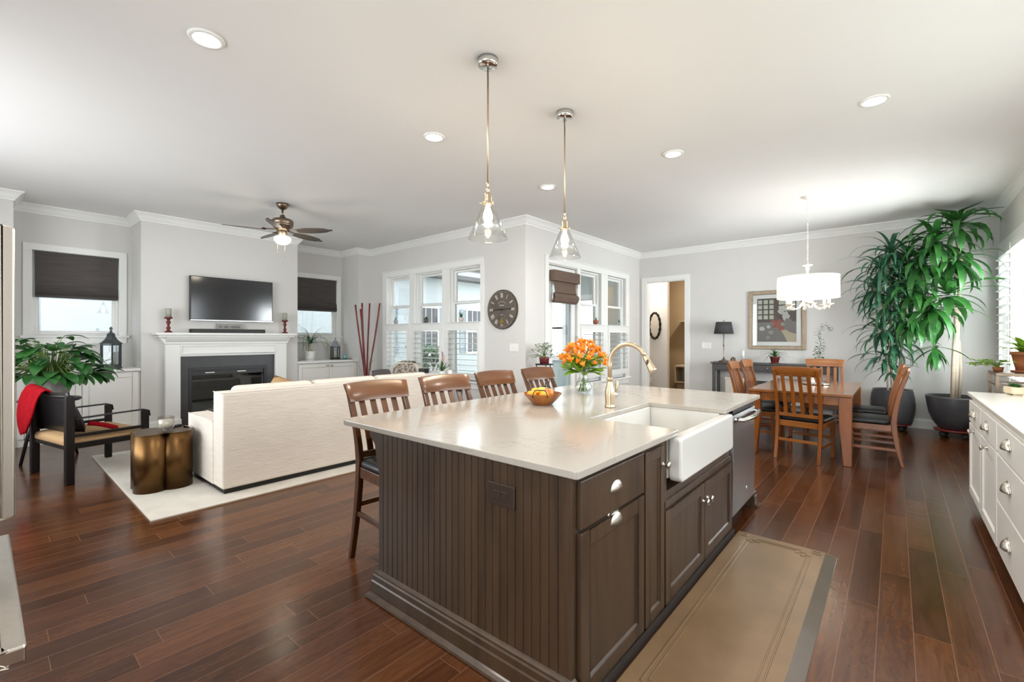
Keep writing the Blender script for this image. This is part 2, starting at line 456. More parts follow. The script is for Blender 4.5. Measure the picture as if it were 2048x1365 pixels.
M['clockf'] = surf('aged_clock_face', (.125, .100, .082), (.085, .068, .056), 9, rough=.75, detail=6)
M['clockr'] = surf('clock_rim_wood', (.075, .055, .042), (.05, .036, .028), 20, rough=.6)
M['numer'] = surf('ivory_numeral', (.72, .68, .58), (.62, .58, .49), 20, rough=.8)
M['brass'] = surf('dull_brass', (.36, .25, .08), (.26, .18, .05), 14, rough=.4, metal=.8)
M['mirror'] = surf('mirror_silver', (.80, .79, .77), (.79, .78, .76), 2, rough=.02, metal=1)
M['siding'] = siding_material('white_siding', (.39, .415, .43))
M['siding2'] = siding_material('grey_siding', (.50, .56, .57), .13)
M['shut'] = surf('grey_shutter_paint', (.26, .29, .33), (.22, .25, .29), 6, rough=.6)
M['stone'] = surf('patio_stone', (.50, .49, .46), (.40, .39, .37), 3, rough=.8, bmp=.2)
M['grass'] = surf('lawn', (.30, .30, .22), (.36, .36, .28), 9, rough=.95, bmp=.6)
M['patio'] = surf('navy_cast_metal', (.020, .035, .055), (.03, .048, .07), 20, rough=.45)
M['wicker'] = surf('grey_wicker', (.20, .18, .165), (.13, .118, .108), 60, rough=.8, bmp=.5, bscale=120)
M['tanwall'] = surf('tan_wall_paint', (.40, .315, .205), (.38, .30, .195), 3, rough=.85)
M['cubby'] = surf('cream_cubby_paint', (.60, .53, .42), (.57, .50, .395), 4, rough=.6)
M['cab'] = surf('white_cabinet_paint', (.80, .785, .745), (.785, .77, .73), 4, rough=.38)
M['outlet'] = surf('brown_plastic', (.030, .017, .012), (.036, .021, .015), 8, rough=.35)
M['plate'] = surf('white_plastic', (.84, .83, .80), (.82, .81, .78), 6, rough=.4)
M['bowlw'] = surf('acacia_bowl', (.40, .135, .022), (.17, .055, .012), 4, (1, 1, .6), .3, 0, .5, 0, None, 2, .4, .4, .6)
M['lemon'] = surf('orange_peel', (.85, .38, .02), (.82, .33, .015), 20, rough=.4, bmp=.3, bscale=260)
M['apple'] = surf('red_yellow_apple', (.62, .07, .02), (.80, .36, .06), 5, (1, 1, .4), .28, lo=.42, hi=.62)
M['green_apple'] = surf('yellow_green_apple', (.66, .62, .06), (.72, .60, .10), 6, rough=.3)
M['water'] = glassmat('vase_water', (.96, .98, .96), .02, .3)
M['pewter'] = surf('dark_pewter', (.085, .092, .10), (.06, .065, .07), 20, rough=.45, metal=.4)
M['toe'] = surf('toe_shade_strip', (.018, .012, .009), (.024, .016, .012), 8, rough=.6)  # near-black tone that paints the shade below the island doors
# ================================================================ room shell
XD, YN, XL, YB, YM, YR, HC = 9.33, 4.256, 5.34, 8.40, 9.04, -1.13, 3.22
def holes_wall(mb, fixed, t0, t1, a0, a1, holes, z1=HC):
    """wall slab between t0..t1 on the fixed axis, running a0..a1, with (a,b,z0,z1) openings"""
    def bx(p, q, za, zb):
        if q - p < 1e-4 or zb - za < 1e-4: return
        if fixed == 'x': mb.box(t0, p, za, t1, q, zb)
        else: mb.box(p, t0, za, q, t1, zb)
    cur = a0
    for a, b, za, zb in sorted(holes):
        bx(cur, a, 0, z1); bx(a, b, 0, za); bx(a, b, zb, z1); cur = b
    bx(cur, a1, 0, z1)
    return mb

struct('floor', MB().box(-3.66, -1.29, -.12, 5.5, 9.2, 0).box(5.5, -1.29, -.12, 12.6, 4.416, 0).box(9.45, 4.416, -.12, 12.6, 5.2, 0), M['floor'])
struct('ceiling', MB().box(-3.66, -1.29, HC, 5.5, 9.2, HC + .12).box(5.5, -1.29, HC, 12.6, 4.416, HC + .12).box(9.45, 4.416, HC, 12.6, 5.2, HC + .12), M['ceil'])

LW = [(5.19, 5.97), (6.14, 6.93), (7.08, 7.83)]            # living-room window units (Y)
NW = [(6.88, 7.62), (7.87, 8.64)]                          # breakfast-nook window units (X)
struct('wall_dining', holes_wall(MB(), 'x', XD, XD + .12, -1.29, 5.2, [(3.27, 4.09, 0, 2.58)]), M['wall'])
struct('wall_nook', holes_wall(MB(), 'y', YN, YN + .16, XL, XD, [(5.92, 6.78, 0, 2.58)] + [(a, b, .58, 2.60) for a, b in NW]), M['wall'])
struct('wall_living', holes_wall(MB(), 'x', XL, XL + .16, YN + .16, 9.2, [(a, b, .66, 2.60) for a, b in LW]), M['wall'])
struct('wall_pilaster_left', MB().box(-1.06, YB, 0, .282, 9.2, HC), M['wall'])
struct('wall_pilaster_right', MB().box(5.04, YB, 0, XL, 9.2, HC), M['wall'])
fw = MB()
holes_wall(fw, 'y', YM, YM + .16, .282, 1.534, [(.475, 1.385, 1.42, 2.60)])
struct('wall_niche_left', fw, M['wall']); fw = MB()
holes_wall(fw, 'y', YM, YM + .16, 3.80, 5.04, [(4.01, 4.915, 1.42, 2.60)])
struct('wall_niche_right', fw, M['wall']); fw = MB()
holes_wall(fw, 'y', YB, YB + .12, 1.534, 3.80, [(2.12, 3.23, 0.04, .90)])
fw.box(1.534, YB + .12, 0, 1.65, 9.2, HC).box(3.68, YB + .12, 0, 3.80, 9.2, HC)
struct('wall_fireplace', fw, M['wall'])
struct('wall_right', holes_wall(MB(), 'y', YR - .16, YR, -3.66, XD, [(1.2, 4.8, 1.15, 2.7), (6.62, 9.16, .78, 2.60)]), M['wall'])  # the nearer opening is unseen, added to let the fill in
struct('wall_back', holes_wall(MB(), 'x', -3.66, -3.5, YR, 2.6, [(-.7, 2.3, .6, 2.9)]), M['wall'])  # unseen opening added for the back fill light
struct('wall_left', holes_wall(MB(), 'x', -1.06, -.9, 2.76, YB, [(4.1, 7.1, .8, 2.7)]), M['wall'])  # unseen opening added to hold the left fill light
struct('wall_kitchen', MB().box(-3.5, 2.6, 0, -.9, 2.76, HC), M['wall'])

def sweep(mb, path, prof):
    """moulding with mitred corners along an open path, room on the left of the walk; prof is (distance into room, z)"""
    P = [Vector((a, b, 0)) for a, b in path]; rows = []
    for i, p in enumerate(P):
        ns = []
        if i > 0: d = (p - P[i - 1]).normalized(); ns.append(Vector((-d.y, d.x, 0)))
        if i < len(P) - 1: d = (P[i + 1] - p).normalized(); ns.append(Vector((-d.y, d.x, 0)))
        n = ns[0] if len(ns) == 1 else (ns[0] + ns[1]) / (1 + ns[0].dot(ns[1]))
        rows.append([p + n * o + Vector((0, 0, z)) for o, z in prof])
    k = len(prof)
    for i in range(len(rows) - 1):
        v = rows[i] + rows[i + 1]
        mb.add(v, [(j, (j + 1) % k, k + (j + 1) % k, k + j) for j in range(k)])
    mb.add(rows[0], [tuple(range(k))]); mb.add(rows[-1], [tuple(reversed(range(k)))])
    return mb
CROWN = [(0, HC - .118), (.012, HC - .118), (.016, HC - .10), (.03, HC - .085), (.055, HC - .045), (.072, HC - .028), (.078, HC - .022), (.092, HC - .018), (.092, HC), (0, HC)]
struct('trim_1', sweep(MB(), [(-.9, 2.76), (-3.5, 2.6)][:0] + [(XD, YR), (XD, YN), (XL, YN), (XL, YB), (5.04, YB), (5.04, YM), (3.80, YM), (3.80, YB), (1.534, YB), (1.534, YM), (.282, YM), (.282, YB), (-.9, YB), (-.9, 2.8)], CROWN), M['trim'])
struct('trim_2', sweep(MB(), [(-3.4, YR), (XD, YR)], CROWN), M['trim'])
BASE = [(0, 0), (.018, 0), (.018, .12), (.010, .135), (.008, .15), (0, .15)]
def base(name, path): struct(name, sweep(MB(), path, BASE), M['trim'])
base('baseboard_dining', [(XD, YR), (XD, 3.165)])
base('baseboard_right', [(5.45, YR), (XD, YR)])
base('baseboard_nook', [(XD, 4.2), (XD, YN), (8.79, YN)])
base('baseboard_corner', [(5.83, YN), (XL, YN), (XL, YB), (5.04, YB)])
base('baseboard_breast_right', [(3.80, YB), (3.57, YB)])
base('baseboard_breast_left', [(1.79, YB), (1.534, YB)])
base('baseboard_left', [(.282, YB), (-.9, YB), (-.9, 2.8)])

# ---------------------------------------------------------------- windows: maps (along the wall, into the room, up) to the place
FL = lambda a, n, z: (XL - n, a, z)
FN = lambda a, n, z: (a, YN - n, z)
FM = lambda a, n, z: (a, YM - n, z)
FD = lambda a, n, z: (XD - n, a, z)
FR = lambda a, n, z: (a, YR + n, z)
def wb(mb, F, a0, n0, z0, a1, n1, z1, mi=0):
    return mb.box(*F(a0, n0, z0), *F(a1, n1, z1), mi)
def ring(mb, F, a0, z0, a1, z1, w, n0, n1, wb_=None):
    b = wb_ if wb_ is not None else w
    wb(mb, F, a0, n0, z0, a0 + w, n1, z1); wb(mb, F, a1 - w, n0, z0, a1, n1, z1)
    wb(mb, F, a0 + w, n0, z1 - w, a1 - w, n1, z1); wb(mb, F, a0 + w, n0, z0, a1 - w, n1, z0 + b)
    return mb
def sashes(win, F, a0, a1, z0, z1, mid):
    """double-hung sash in an opening, set back in the wall, with its glass"""
    f = MB()
    ring(f, F, a0, z0, a1, z1, .03, -.155, -.05)
    ring(f, F, a0 + .03, z0 + .03, a1 - .03, mid + .02, .04, -.10, -.065)
    ring(f, F, a0 + .03, mid - .02, a1 - .03, z1 - .03, .04, -.14, -.105)
    struct('sash', f, M['trim'], win, .003)
    g = MB()
    wb(g, F, a0 + .065, -.085, z0 + .065, a1 - .065, -.081, mid - .015)
    wb(g, F, a0 + .065, -.125, mid + .015, a1 - .065, -.121, z1 - .065)
    struct('glass_pane', g, M['glass'], win)
def shutter(win, F, a0, a1, z0, z1, nl, n=.012, tilt=.12, stile=.05, rail=.10, top=.13, depth=.085):
    f = MB()
    wb(f, F, a0, n - .016, z0, a0 + stile, n + .016, z1); wb(f, F, a1 - stile, n - .016, z0, a1, n + .016, z1)
    wb(f, F, a0 + stile, n - .016, z0, a1 - stile, n + .016, z0 + rail); wb(f, F, a0 + stile, n - .016, z1 - top, a1 - stile, n + .016, z1)
    z0b, z1b = z0 + rail, z1 - top
    for i in range(nl):
        zc = z0b + (i + .5) * (z1b - z0b) / nl
        pr = []
        for k in range(8):
            g = 2 * PI * k / 8
            u, w = depth / 2 * math.cos(g), .006 * math.sin(g)
            pr.append((n + u * math.cos(tilt) - w * math.sin(tilt), zc + u * math.sin(tilt) + w * math.cos(tilt)))
        v = [F(a0 + stile + .002, p, q) for p, q in pr] + [F(a1 - stile - .002, p, q) for p, q in pr]
        f.add(v, [tuple(range(8)), tuple(range(15, 7, -1))] + [(k, (k + 1) % 8, 8 + (k + 1) % 8, 8 + k) for k in range(8)], False)
    struct('shutter_panel', f, M['trim'], win)

# living-room triple window with half-height shutters
c = MB()
wb(c, FL, 5.11, 0, .66, 5.19, .022, 2.60); wb(c, FL, 7.83, 0, .66, 7.96, .022, 2.60)
wb(c, FL, 5.97, 0, .66, 6.14, .018, 2.60); wb(c, FL, 6.93, 0, .66, 7.08, .018, 2.60)
wb(c, FL, 5.11, 0, 2.60, 7.96, .022, 2.70); wb(c, FL, 5.10, 0, 2.70, 7.97, .035, 2.715)
for a, b in LW:                                                            # jamb linings
    wb(c, FL, a, -.05, .66, a + .012, 0, 2.6); wb(c, FL, b - .012, -.05, .66, b, 0, 2.6); wb(c, FL, a, -.05, 2.588, b, 0, 2.6)
w1 = struct('window_1', c, M['trim'], None, .003)
c = MB(); wb(c, FL, 5.08, -.06, .63, 7.99, .055, .66); wb(c, FL, 5.11, 0, .53, 7.96, .02, .63)
struct('sill', c, M['trim'], w1, .004)
for a, b in LW:
    sashes(w1, FL, a, b, .66, 2.60, 2.0)
    shutter(w1, FL, a + .0, b + (.03 if b < 7 else 0), .69, 1.645, 8, .03)

# breakfast-nook door and twin windows
c = MB()
wb(c, FN, 5.83, 0, 0, 5.92, .022, 2.60); wb(c, FN, 6.78, 0, 0, 6.88, .02, 2.60); wb(c, FN, 7.62, 0, .55, 7.87, .02, 2.60)
wb(c, FN, 8.64, 0, .55, 8.79, .022, 2.60); wb(c, FN, 5.83, 0, 2.60, 8.79, .022, 2.70); wb(c, FN, 5.82, 0, 2.70, 8.80, .035, 2.715)
w2 = struct('window_2', c, M['trim'], None, .003)
c = MB(); wb(c, FN, 6.86, -.06, .55, 8.82, .05, .58); wb(c, FN, 6.88, 0, .45, 8.79, .02, .55)
struct('sill', c, M['trim'], w2, .004)
for a, b in NW:
    sashes(w2, FN, a, b, .58, 2.60, 2.0)
    shutter(w2, FN, a - .02, b + .08, .66, 1.62, 8, .03, stile=.06)
d1 = struct('door_1', ring(MB(), FN, 5.93, .01, 6.77, 2.57, .13, -.075, -.03, .28), M['trim'], None, .004)
g = MB(); wb(g, FN, 6.05, -.056, .28, 6.65, -.05, 2.45)
struct('glass_pane', g, M['glass'], d1)
g = ring(MB(), FN, 6.04, .27, 6.66, 2.46, .03, -.034, -.022); struct('glazing_bead', g, M['trim'], d1)
for z in (.35, 1.37, 2.3):
    g = MB(); wb(g, FN, 6.772, -.03, z - .05, 6.785, .026, z + .05); struct('hinge', g, M['nickel'], d1, .002, label='dark metal hinge')

# niche windows either side of the chimney breast
for k, (a0, a1, o0, o1) in enumerate(((.386, 1.475, .475, 1.385), (3.92, 5.0, 4.01, 4.915))):
    c = MB()
    wb(c, FM, a0, 0, 1.42, o0, .022, 2.60); wb(c, FM, o1, 0, 1.42, a1, .022, 2.60); wb(c, FM, a0, 0, 2.60, a1, .022, 2.69)
    w = struct('window_%d' % (3 + k), c, M['trim'], None, .003)
    c = MB(); wb(c, FM, a0 - .03, -.06, 1.39, a1 + .03, .05, 1.42); wb(c, FM, a0, 0, 1.30, a1, .02, 1.39)
    struct('sill', c, M['trim'], w, .004)
    sashes(w, FM, o0, o1, 1.42, 2.60, 2.0)

# dining-room window in the right wall, full-height shutters
c = MB()
wb(c, FR, 6.5, 0, .70, 6.62, .022, 2.60); wb(c, FR, 9.16, 0, .70, 9.27, .022, 2.60); wb(c, FR, 6.5, 0, 2.60, 9.27, .022, 2.70)
w5 = struct('window_5', c, M['trim'], None, .003)
c = MB(); wb(c, FR, 6.48, -.06, .75, 9.29, .05, .78); wb(c, FR, 6.5, 0, .65, 9.27, .02, .75); struct('sill', c, M['trim'], w5, .004)
for a in (6.62, 7.47, 8.315):
    sashes(w5, FR, a, a + .845, .78, 2.60, 1.72)
    shutter(w5, FR, a + .01, a + .835, .80, 2.585, 15, .02, .20, .05, .09, .09, .11)

# cased opening to the mud room, and the room behind it
c = MB()
wb(c, FD, 3.172, 0, 0, 3.27, .022, 2.68); wb(c, FD, 4.09, 0, 0, 4.195, .022, 2.68); wb(c, FD, 3.27, 0, 2.58, 4.09, .022, 2.68)
wb(c, FD, 3.27, -.12, 0, 3.284, 0, 2.58); wb(c, FD, 4.076, -.12, 0, 4.09, 0, 2.58); wb(c, FD, 3.284, -.12, 2.566, 4.076, 0, 2.58)
struct('trim_3', c, M['trim'], None, .003)
struct('wall_hallway', MB().box(10.0, 3.9, 0, 10.12, 5.2, HC), M['wall'])
struct('wall_mudroom', MB().box(12.0, 2.6, 0, 12.12, 5.2, HC).box(9.45, 2.5, 0, 12.12, 2.62, HC).box(9.45, 5.2, 0, 12.12, 5.32, HC), M['tanwall'])
struct('baseboard_hallway', sweep(MB(), [(10.12, 3.9), (10.0, 3.9), (10.0, 5.2)][::-1], BASE), M['trim'])

# ================================================================ outside: courtyard, porch, the house beyond
struct('ground_patio', MB().box(5.5, 4.416, -.14, 9.7, 9.6, -.03), M['stone'])
struct('ground_lawn', MB().box(-6, 9.6, -.2, 22, 24, -.06).box(9.9, 5.4, -.2, 22, 9.6, -.06).box(-6, -12, -.2, 22, -1.4, -.06).box(-9, -12, -.2, -6, 24, -.06), M['grass'])
pc = MB().box(5.52, 4.42, 2.90, 9.68, 6.5, 2.98); pc.box(5.52, 6.38, 2.70, 9.68, 6.5, 2.90)
struct('ceiling_porch', pc, M['trim'])
ww = MB(); holes_wall(ww, 'x', 9.70, 9.86, 5.4, 9.4, [(5.55, 6.15, .9, 2.35), (6.5, 7.1, .9, 2.35)], 3.4)
struct('wall_wing', ww, M['siding2'])
w6 = struct('window_6', ring(MB(), lambda a, n, z: (9.70 - n, a, z), 5.45, .8, 6.25, 2.45, .10, -.02, .03), M['trim'])
w7 = struct('window_7', ring(MB(), lambda a, n, z: (9.70 - n, a, z), 6.40, .8, 7.20, 2.45, .10, -.02, .03), M['trim'])
for w, a0, a1 in ((w6, 5.55, 6.15), (w7, 6.5, 7.1)):
    FW = lambda a, n, z: (9.70 - n, a, z)
    struct('sash', ring(ring(MB(), FW, a0, .9, a1, 1.66, .045, -.06, -.02), FW, a0, 1.62, a1, 2.35, .045, -.06, -.02), M['trim'], w)
    g = MB(); wb(g, FW, a0 + .04, -.05, .94, a1 - .04, -.044, 2.31); struct('glass_pane', g, M['smoke'], w)

def outside_house(name, loc, w, d, h, wins, label, cat='house', extra=None):
    """a sided house wall facing -Y with windows and shutters; wins is (x,z0,width,height)"""
    t = thing(name, label, cat, loc)
    b = MB().box(0, 0, 0, w, d, h); part('wall', b, M['siding'], t)
    r = MB().prism([(-.45, h - .02), (w + .45, h - .02), (w + .45, h + .12), (-.45, h + .12)], -.5, d + .5, 'y')
    r.prism([(-.5, h + .12), (d + .5, h + .12), (d / 2, h + 1.4)], -.4, w + .4, 'x'); part('roof', r, M['grey'], t)
    for x, z0, ww_, hh in wins:
        f = MB(); f.box(x - .07, -.03, z0 - .07, x + ww_ + .07, .03, z0); f.box(x - .07, -.03, z0 + hh, x + ww_ + .07, .03, z0 + hh + .07)
        f.box(x - .07, -.03, z0, x, .03, z0 + hh).box(x + ww_, -.03, z0, x + ww_ + .07, .03, z0 + hh).box(x, -.02, z0 + hh / 2 - .025, x + ww_, .03, z0 + hh / 2 + .025)
        for q in (1, 2): f.box(x + ww_ * q / 3 - .01, -.015, z0, x + ww_ * q / 3 + .01, .03, z0 + hh)
        fo = part('window', f, M['trim'], t)
        part('pane', MB().box(x, -.008, z0, x + ww_, .02, z0 + hh), M['screen'], fo)
        for sx in (x - .07 - .34, x + ww_ + .07):
            s_ = MB(); s_.box(sx, -.03, z0, sx + .05, .0, z0 + hh).box(sx + .29, -.03, z0, sx + .34, 0, z0 + hh)
            n = 18
            for k in range(n + 1): s_.bar((sx + .05, -.016, z0 + hh * k / n), (sx + .29, -.016, z0 + hh * k / n), .03, .05 if k in (0, n // 2, n) else .028)
            part('window_shutter', s_, M['shut'], t)
    if extra: extra(t)
    return t
def gutter(t):
    g = MB().tube([(-.2, -.5, 3.3), (-.2, -.4, 3.15), (-.2, -.15, 2.95), (-.2, -.05, 2.8), (-.2, -.05, .2)], .05, 8)
    part('downspout', g, M['trim'], t)
outside_house('house', (5.2, 12.6, -.06), 9.5, 5, 3.6, [(2.6, .9, .8, 1.6), (4.7, .9, .8, 1.6), (7.0, .9, .8, 1.6)], 'white sided house with grey louvred shutters beyond the courtyard', extra=gutter)
t = thing('neighbour_house', 'plain white wall of the neighbouring house outside the niche windows', 'house', (-2.2, 11.2, -.06))
part('wall', MB().box(0, 0, 0, 6.9, .6, 4.6), M['siding'], t)
f = MB().box(5.75, -.04, 1.95, 6.45, .02, 2.35); part('vent_frame', f, M['grey'], t)
part('vent_slats', MB().box(5.80, -.055, 2.0, 6.40, -.02, 2.30), M['siding2'], t)

def shrub(name, loc, r, h, n, m, label, lw=.05, ll=.11):
    t = thing(name, label, 'shrub', loc)
    s_ = MB(); l = MB(); rg = random.Random(int(loc[0] * 100 + loc[1] * 10))
    for k in range(14):
        a = rg.uniform(0, 2 * PI); q = rg.uniform(.2, 1) * r; z = h * rg.uniform(.6, 1)
        pts = [(0, 0, 0), (q * .4 * math.cos(a), q * .4 * math.sin(a), z * .5), (q * math.cos(a), q * math.sin(a), z)]
        s_.tube(pts, [.02, .012, .005], 5)
        for _ in range(n // 14):
            u = rg.uniform(.25, 1)
            p = Vector(pts[1]).lerp(Vector(pts[2]), u) + Vector((rg.uniform(-1, 1), rg.uniform(-1, 1), rg.uniform(-1, 1))) * r * .22
            l.leaf(p, rg.uniform(0, 6.28), rg.uniform(-.3, 1.0), ll * rg.uniform(.7, 1.2), lw, .8, 3)
    part('branches', s_, M['bark'], t, recalc=False); part('foliage', l, m, t, recalc=False)
    return t
shrub('shrub', (7.6, 9.2, -.03), .6, 1.5, 900, M['leafd'], 'dark green shrub beside the patio seen through the middle window')
shrub('shrub', (7.9, 10.6, -.06), .55, .8, 500, M['leafl'], 'pale green bush seen low through the far living room window')
t = thing('patio_chair', 'grey wicker patio armchair outside the near living room window', 'chair', (7.0, 6.55, -.03), .6)
part('seat', MB().box(-.36, -.36, .12, .36, .36, .42), M['wicker'], t, .03); part('cushion', MB().box(-.28, -.30, .42, .28, .36, .54), M['shut'], t, .04)
part('backrest', MB().box(-.36, -.42, .12, .36, -.28, .92), M['wicker'], t, .04)
for s_ in (-1, 1): part('armrest', MB().box(s_ * .28, -.36, .42, s_ * .38, .36, .66), M['wicker'], t, .03)
for sx in (-1, 1):
    for sy in (-1, 1): part('leg', MB().box(sx * .3, sy * .3, 0, sx * .35, sy * .35, .14), M['blackm'], t)
def metal_chair(loc, rz, label):
    t = thing('patio_chair', label, 'chair', loc, rz, 'navy metal patio chairs')
    s_ = MB().lathe([(.001, .0), (.21, 0), (.22, .02), (.21, .03), (.001, .03)], (0, 0, .43), 20); part('seat', s_, M['patio'], t)
    for sx in (-1, 1):
        part('leg', MB().tube([(sx * .15, .12, .44), (sx * .18, .18, .2), (sx * .2, .22, 0)], .014, 6), M['patio'], t)
        part('leg', MB().tube([(sx * .17, -.25, .98), (sx * .17, -.20, .45), (sx * .2, -.27, 0)], .016, 6), M['patio'], t)
    b = MB().tube([(-.17, -.245, .96), (-.1, -.26, 1.03), (0, -.265, 1.05), (.1, -.26, 1.03), (.17, -.245, .96)], .016, 6)
    for k in range(5):
        x = -.13 + k * .065
        b.tube([(x, -.205, .5), (x + .03, -.215, .62), (x - .02, -.225, .76), (x, -.245, .97)], .012, 5)
    for z in (.58, .70, .82): b.tube([(-.17, -.21 - (z - .5) * .08, z), (.17, -.21 - (z - .5) * .08, z)], .012, 5)
    part('backrest', b, M['patio'], t)
metal_chair((6.55, 4.95, -.03), PI, 'navy cast metal patio chair just outside the glazed door')
metal_chair((8.4, 5.2, -.03), 2.4, 'second navy metal patio chair, further out on the porch')
# ================================================================ kitchen island
def shaker(mb, a0, a1, z0, z1, F, st=.062, t=.02, rec=.010):
    """framed door front in the plane map F(a, n, z); n grows out of the face"""
    for q in ((a0, z0, a0 + st, z1), (a1 - st, z0, a1, z1), (a0 + st, z0, a1 - st, z0 + st), (a0 + st, z1 - st, a1 - st, z1)):
        wb(mb, F, q[0], 0, q[1], q[2], t, q[3])
    wb(mb, F, a0 + st, 0, z0 + st, a1 - st, t - rec, z1 - st)
    # sloped inner lip
    for (p0, p1, d0, d1) in (((a0 + st, z0 + st), (a1 - st, z0 + st), 0, 1), ((a0 + st, z1 - st), (a1 - st, z1 - st), 0, -1), ((a0 + st, z0 + st), (a0 + st, z1 - st), 1, 0), ((a1 - st, z0 + st), (a1 - st, z1 - st), -1, 0)):
        w = .010
        v = [F(p0[0], t - .001, p0[1]), F(p1[0], t - .001, p1[1]), F(p1[0] + d0 * w - (d1 != 0) * 0, t - rec, p1[1] + d1 * w), F(p0[0] + d0 * w, t - rec, p0[1] + d1 * w), F(p0[0], t - rec, p0[1]), F(p1[0], t - rec, p1[1])]
        mb.add(v, [(0, 1, 2, 3), (0, 4, 5, 1), (3, 2, 5, 4)])
    return mb
def cup_pull(F, a, z, w=.118, h=.052, dep=.032):
    m = MB(); rows = []
    for i in range(13):
        p = PI * i / 12; row = []
        for j in range(7):
            q = PI / 2 * j / 6
            row.append(F(a + w / 2 * math.cos(p), .001 + dep * (math.sin(p) ** .8) * math.sin(q), z + h * math.sin(p) * math.cos(q)))
        rows.append(row)
    m.sheet(rows)
    m.tube([F(a + (w / 2 + .004) * math.cos(PI * i / 14), .003, z - .002 + (h + .005) * math.sin(PI * i / 14)) for i in range(15)], .0035, 6)
    return m
def knob(F, a, z):
    m = MB(); rows = []
    for r, n in ((.0001, .0), (.012, 0), (.012, .003), (.006, .006), (.006, .020), (.016, .025), (.020, .031), (.0175, .037), (.008, .040), (.0001, .0405)):
        rows.append([F(a + r * math.cos(2 * PI * k / 14), n, z + r * math.sin(2 * PI * k / 14)) for k in range(14)])
    return m.sheet(rows, True, 0, True)
FI = lambda a, n, z: (a, .895 - n, z)         # island working side, faces -Y
def cabinet(name, label, x0, x1, F, zt=.882, depth=.6, zb=.05, m=None, y_in=None):
    p0 = F(x0, 0, 0); p1 = F(x1, 0, 0)
    t = thing(name, label, 'cabinet', ((p0[0] + p1[0]) / 2, (p0[1] + p1[1]) / 2, 0))
    b = MB()
    wb(b, F, x0, -depth, zb, x1, 0, zt); wb(b, F, x0, -depth, 0, x1, -.07, zb)
    part('carcass', b, m, t, .0015, world=True)
    return t
I = M['isl']
u = cabinet('base_cabinet', 'dark brown island cabinet with a cup-pull drawer over a cup-pull door', 1.41, 1.978, FI, m=I)
b = MB(); wb(b, FI, 1.425, 0, .682, 1.97, .02, .862); d = part('drawer', b, I, u, .003, world=True); part('cup_pull', cup_pull(FI, 1.70, .762), M['nickel'], d, world=True, recalc=False, solid=.002)
d = part('door', shaker(MB(), 1.425, 1.97, .045, .668, FI), I, u, .002, world=True); part('cup_pull', cup_pull(FI, 1.70, .628), M['nickel'], d, world=True, recalc=False, solid=.002)
u = cabinet('base_cabinet', 'narrow dark brown island cabinet with one tall door beside the sink', 1.982, 2.212, FI, m=I)
d = part('door', shaker(MB(), 1.986, 2.208, .045, .855, FI, .05), I, u, .002, world=True); part('knob', knob(lambda a, n, z: FI(a, n + .02, z), 2.183, .765), M['chrome'], d, world=True)
u = cabinet('base_cabinet', 'dark brown double-door island cabinet under the white farmhouse sink', 2.216, 3.435, FI, zt=.60, m=I)
b = MB(); wb(b, FI, 2.216, -.03, .60, 2.285, 0, .88); wb(b, FI, 3.275, -.03, .60, 3.435, 0, .88); wb(b, FI, 2.24, 0, .525, 3.42, .012, .56)
part('face_frame', b, I, u, .002, world=True)
for a0, a1, kx in ((2.225, 2.828, 2.795), (2.836, 3.425, 2.872)):
    d = part('door', shaker(MB(), a0, a1, .045, .515, FI), I, u, .002, world=True); part('knob', knob(lambda a, n, z: FI(a, n + .02, z), kx, .415), M['chrome'], d, world=True)
solo('toe_shade_strip', MB().box(1.4205, .862, .0, 3.44, .8745, .042), M['toe'], 'dark strip standing in for the shade under the island doors beside the mat', 'board')  # dark strip added where the floor beside the mat lies in shade
# dishwasher
t = thing('dishwasher', 'stainless steel dishwasher at the far end of the island', 'dishwasher', (3.77, 1.15, 0))
part('body', MB().box(3.447, .90, .11, 4.095, 1.48, .87), M['blackm'], t, world=True)
b = MB().prism([(.90, .105), (.878, .115), (.872, .45), (.874, .70), (.878, .775), (.868, .80), (.873, .835), (.90, .84)], 3.45, 4.092, 'x')
part('door', b, M['steel'], t, .002, world=True)
part('control_panel', MB().box(3.45, .874, .845, 4.092, .90, .872), M['black'], t, .002, world=True)
b = MB().tube([(3.49, .87, .805), (3.495, .835, .803), (3.53, .822, .80), (3.77, .808, .797), (4.01, .822, .80), (4.045, .835, .803), (4.05, .87, .805)], .017, 10)
part('handle', b, M['chrome'], t, world=True)
part('badge', MB().lathe([(.001, 0), (.012, 0), (.011, .003), (.001, .0035)], (0, 0, 0), 16).xf(Matrix.Translation((3.83, .8745, .235)) @ Matrix.Rotation(PI / 2, 4, 'X')), M['plate'], t, world=True)
part('toe_kick', MB().box(3.447, .96, 0, 4.095, 1.0, .11), M['blackm'], t, world=True)
# end panel with beading, base moulding, back and far end
prof = [(0, 0), (.045, 0), (.052, .006), (.048, .016), (.034, .022), (.026, .026), (.026, .085), (.021, .092), (.021, .118), (.015, .124), (.015, .134), (.006, .140), (0, .145)]
t = thing('island_end_panel', 'dark stained beadboard panel on the near end of the island', 'panel', (1.39, 1.5, 0))
b = MB(); y = .912
b.box(1.402, .905, .0, 1.41, 2.12, .882)
while y < 2.11:
    y1 = min(y + .0415, 2.118); b.box(1.388, y, .10, 1.402, y1 - .0035, .882); b.tube([(1.3935, y1 - .0018, .10), (1.3935, y1 - .0018, .882)], .0032, 6, caps=False); y = y1
part('beadboard', b, I, t, .0015, 1, world=True, recalc=False)
part('corner_post', MB().box(1.388, .893, 0, 1.4095, .914, .882), I, t, .002, world=True)
part('base_moulding', sweep(MB(), [(1.4095, .893), (1.388, .893), (1.388, 2.12), (1.42, 2.12)], prof), I, t, world=True)
t = thing('island_back_panel', 'dark stained panel with corbels on the stool side of the island', 'panel', (2.75, 2.12, 0))
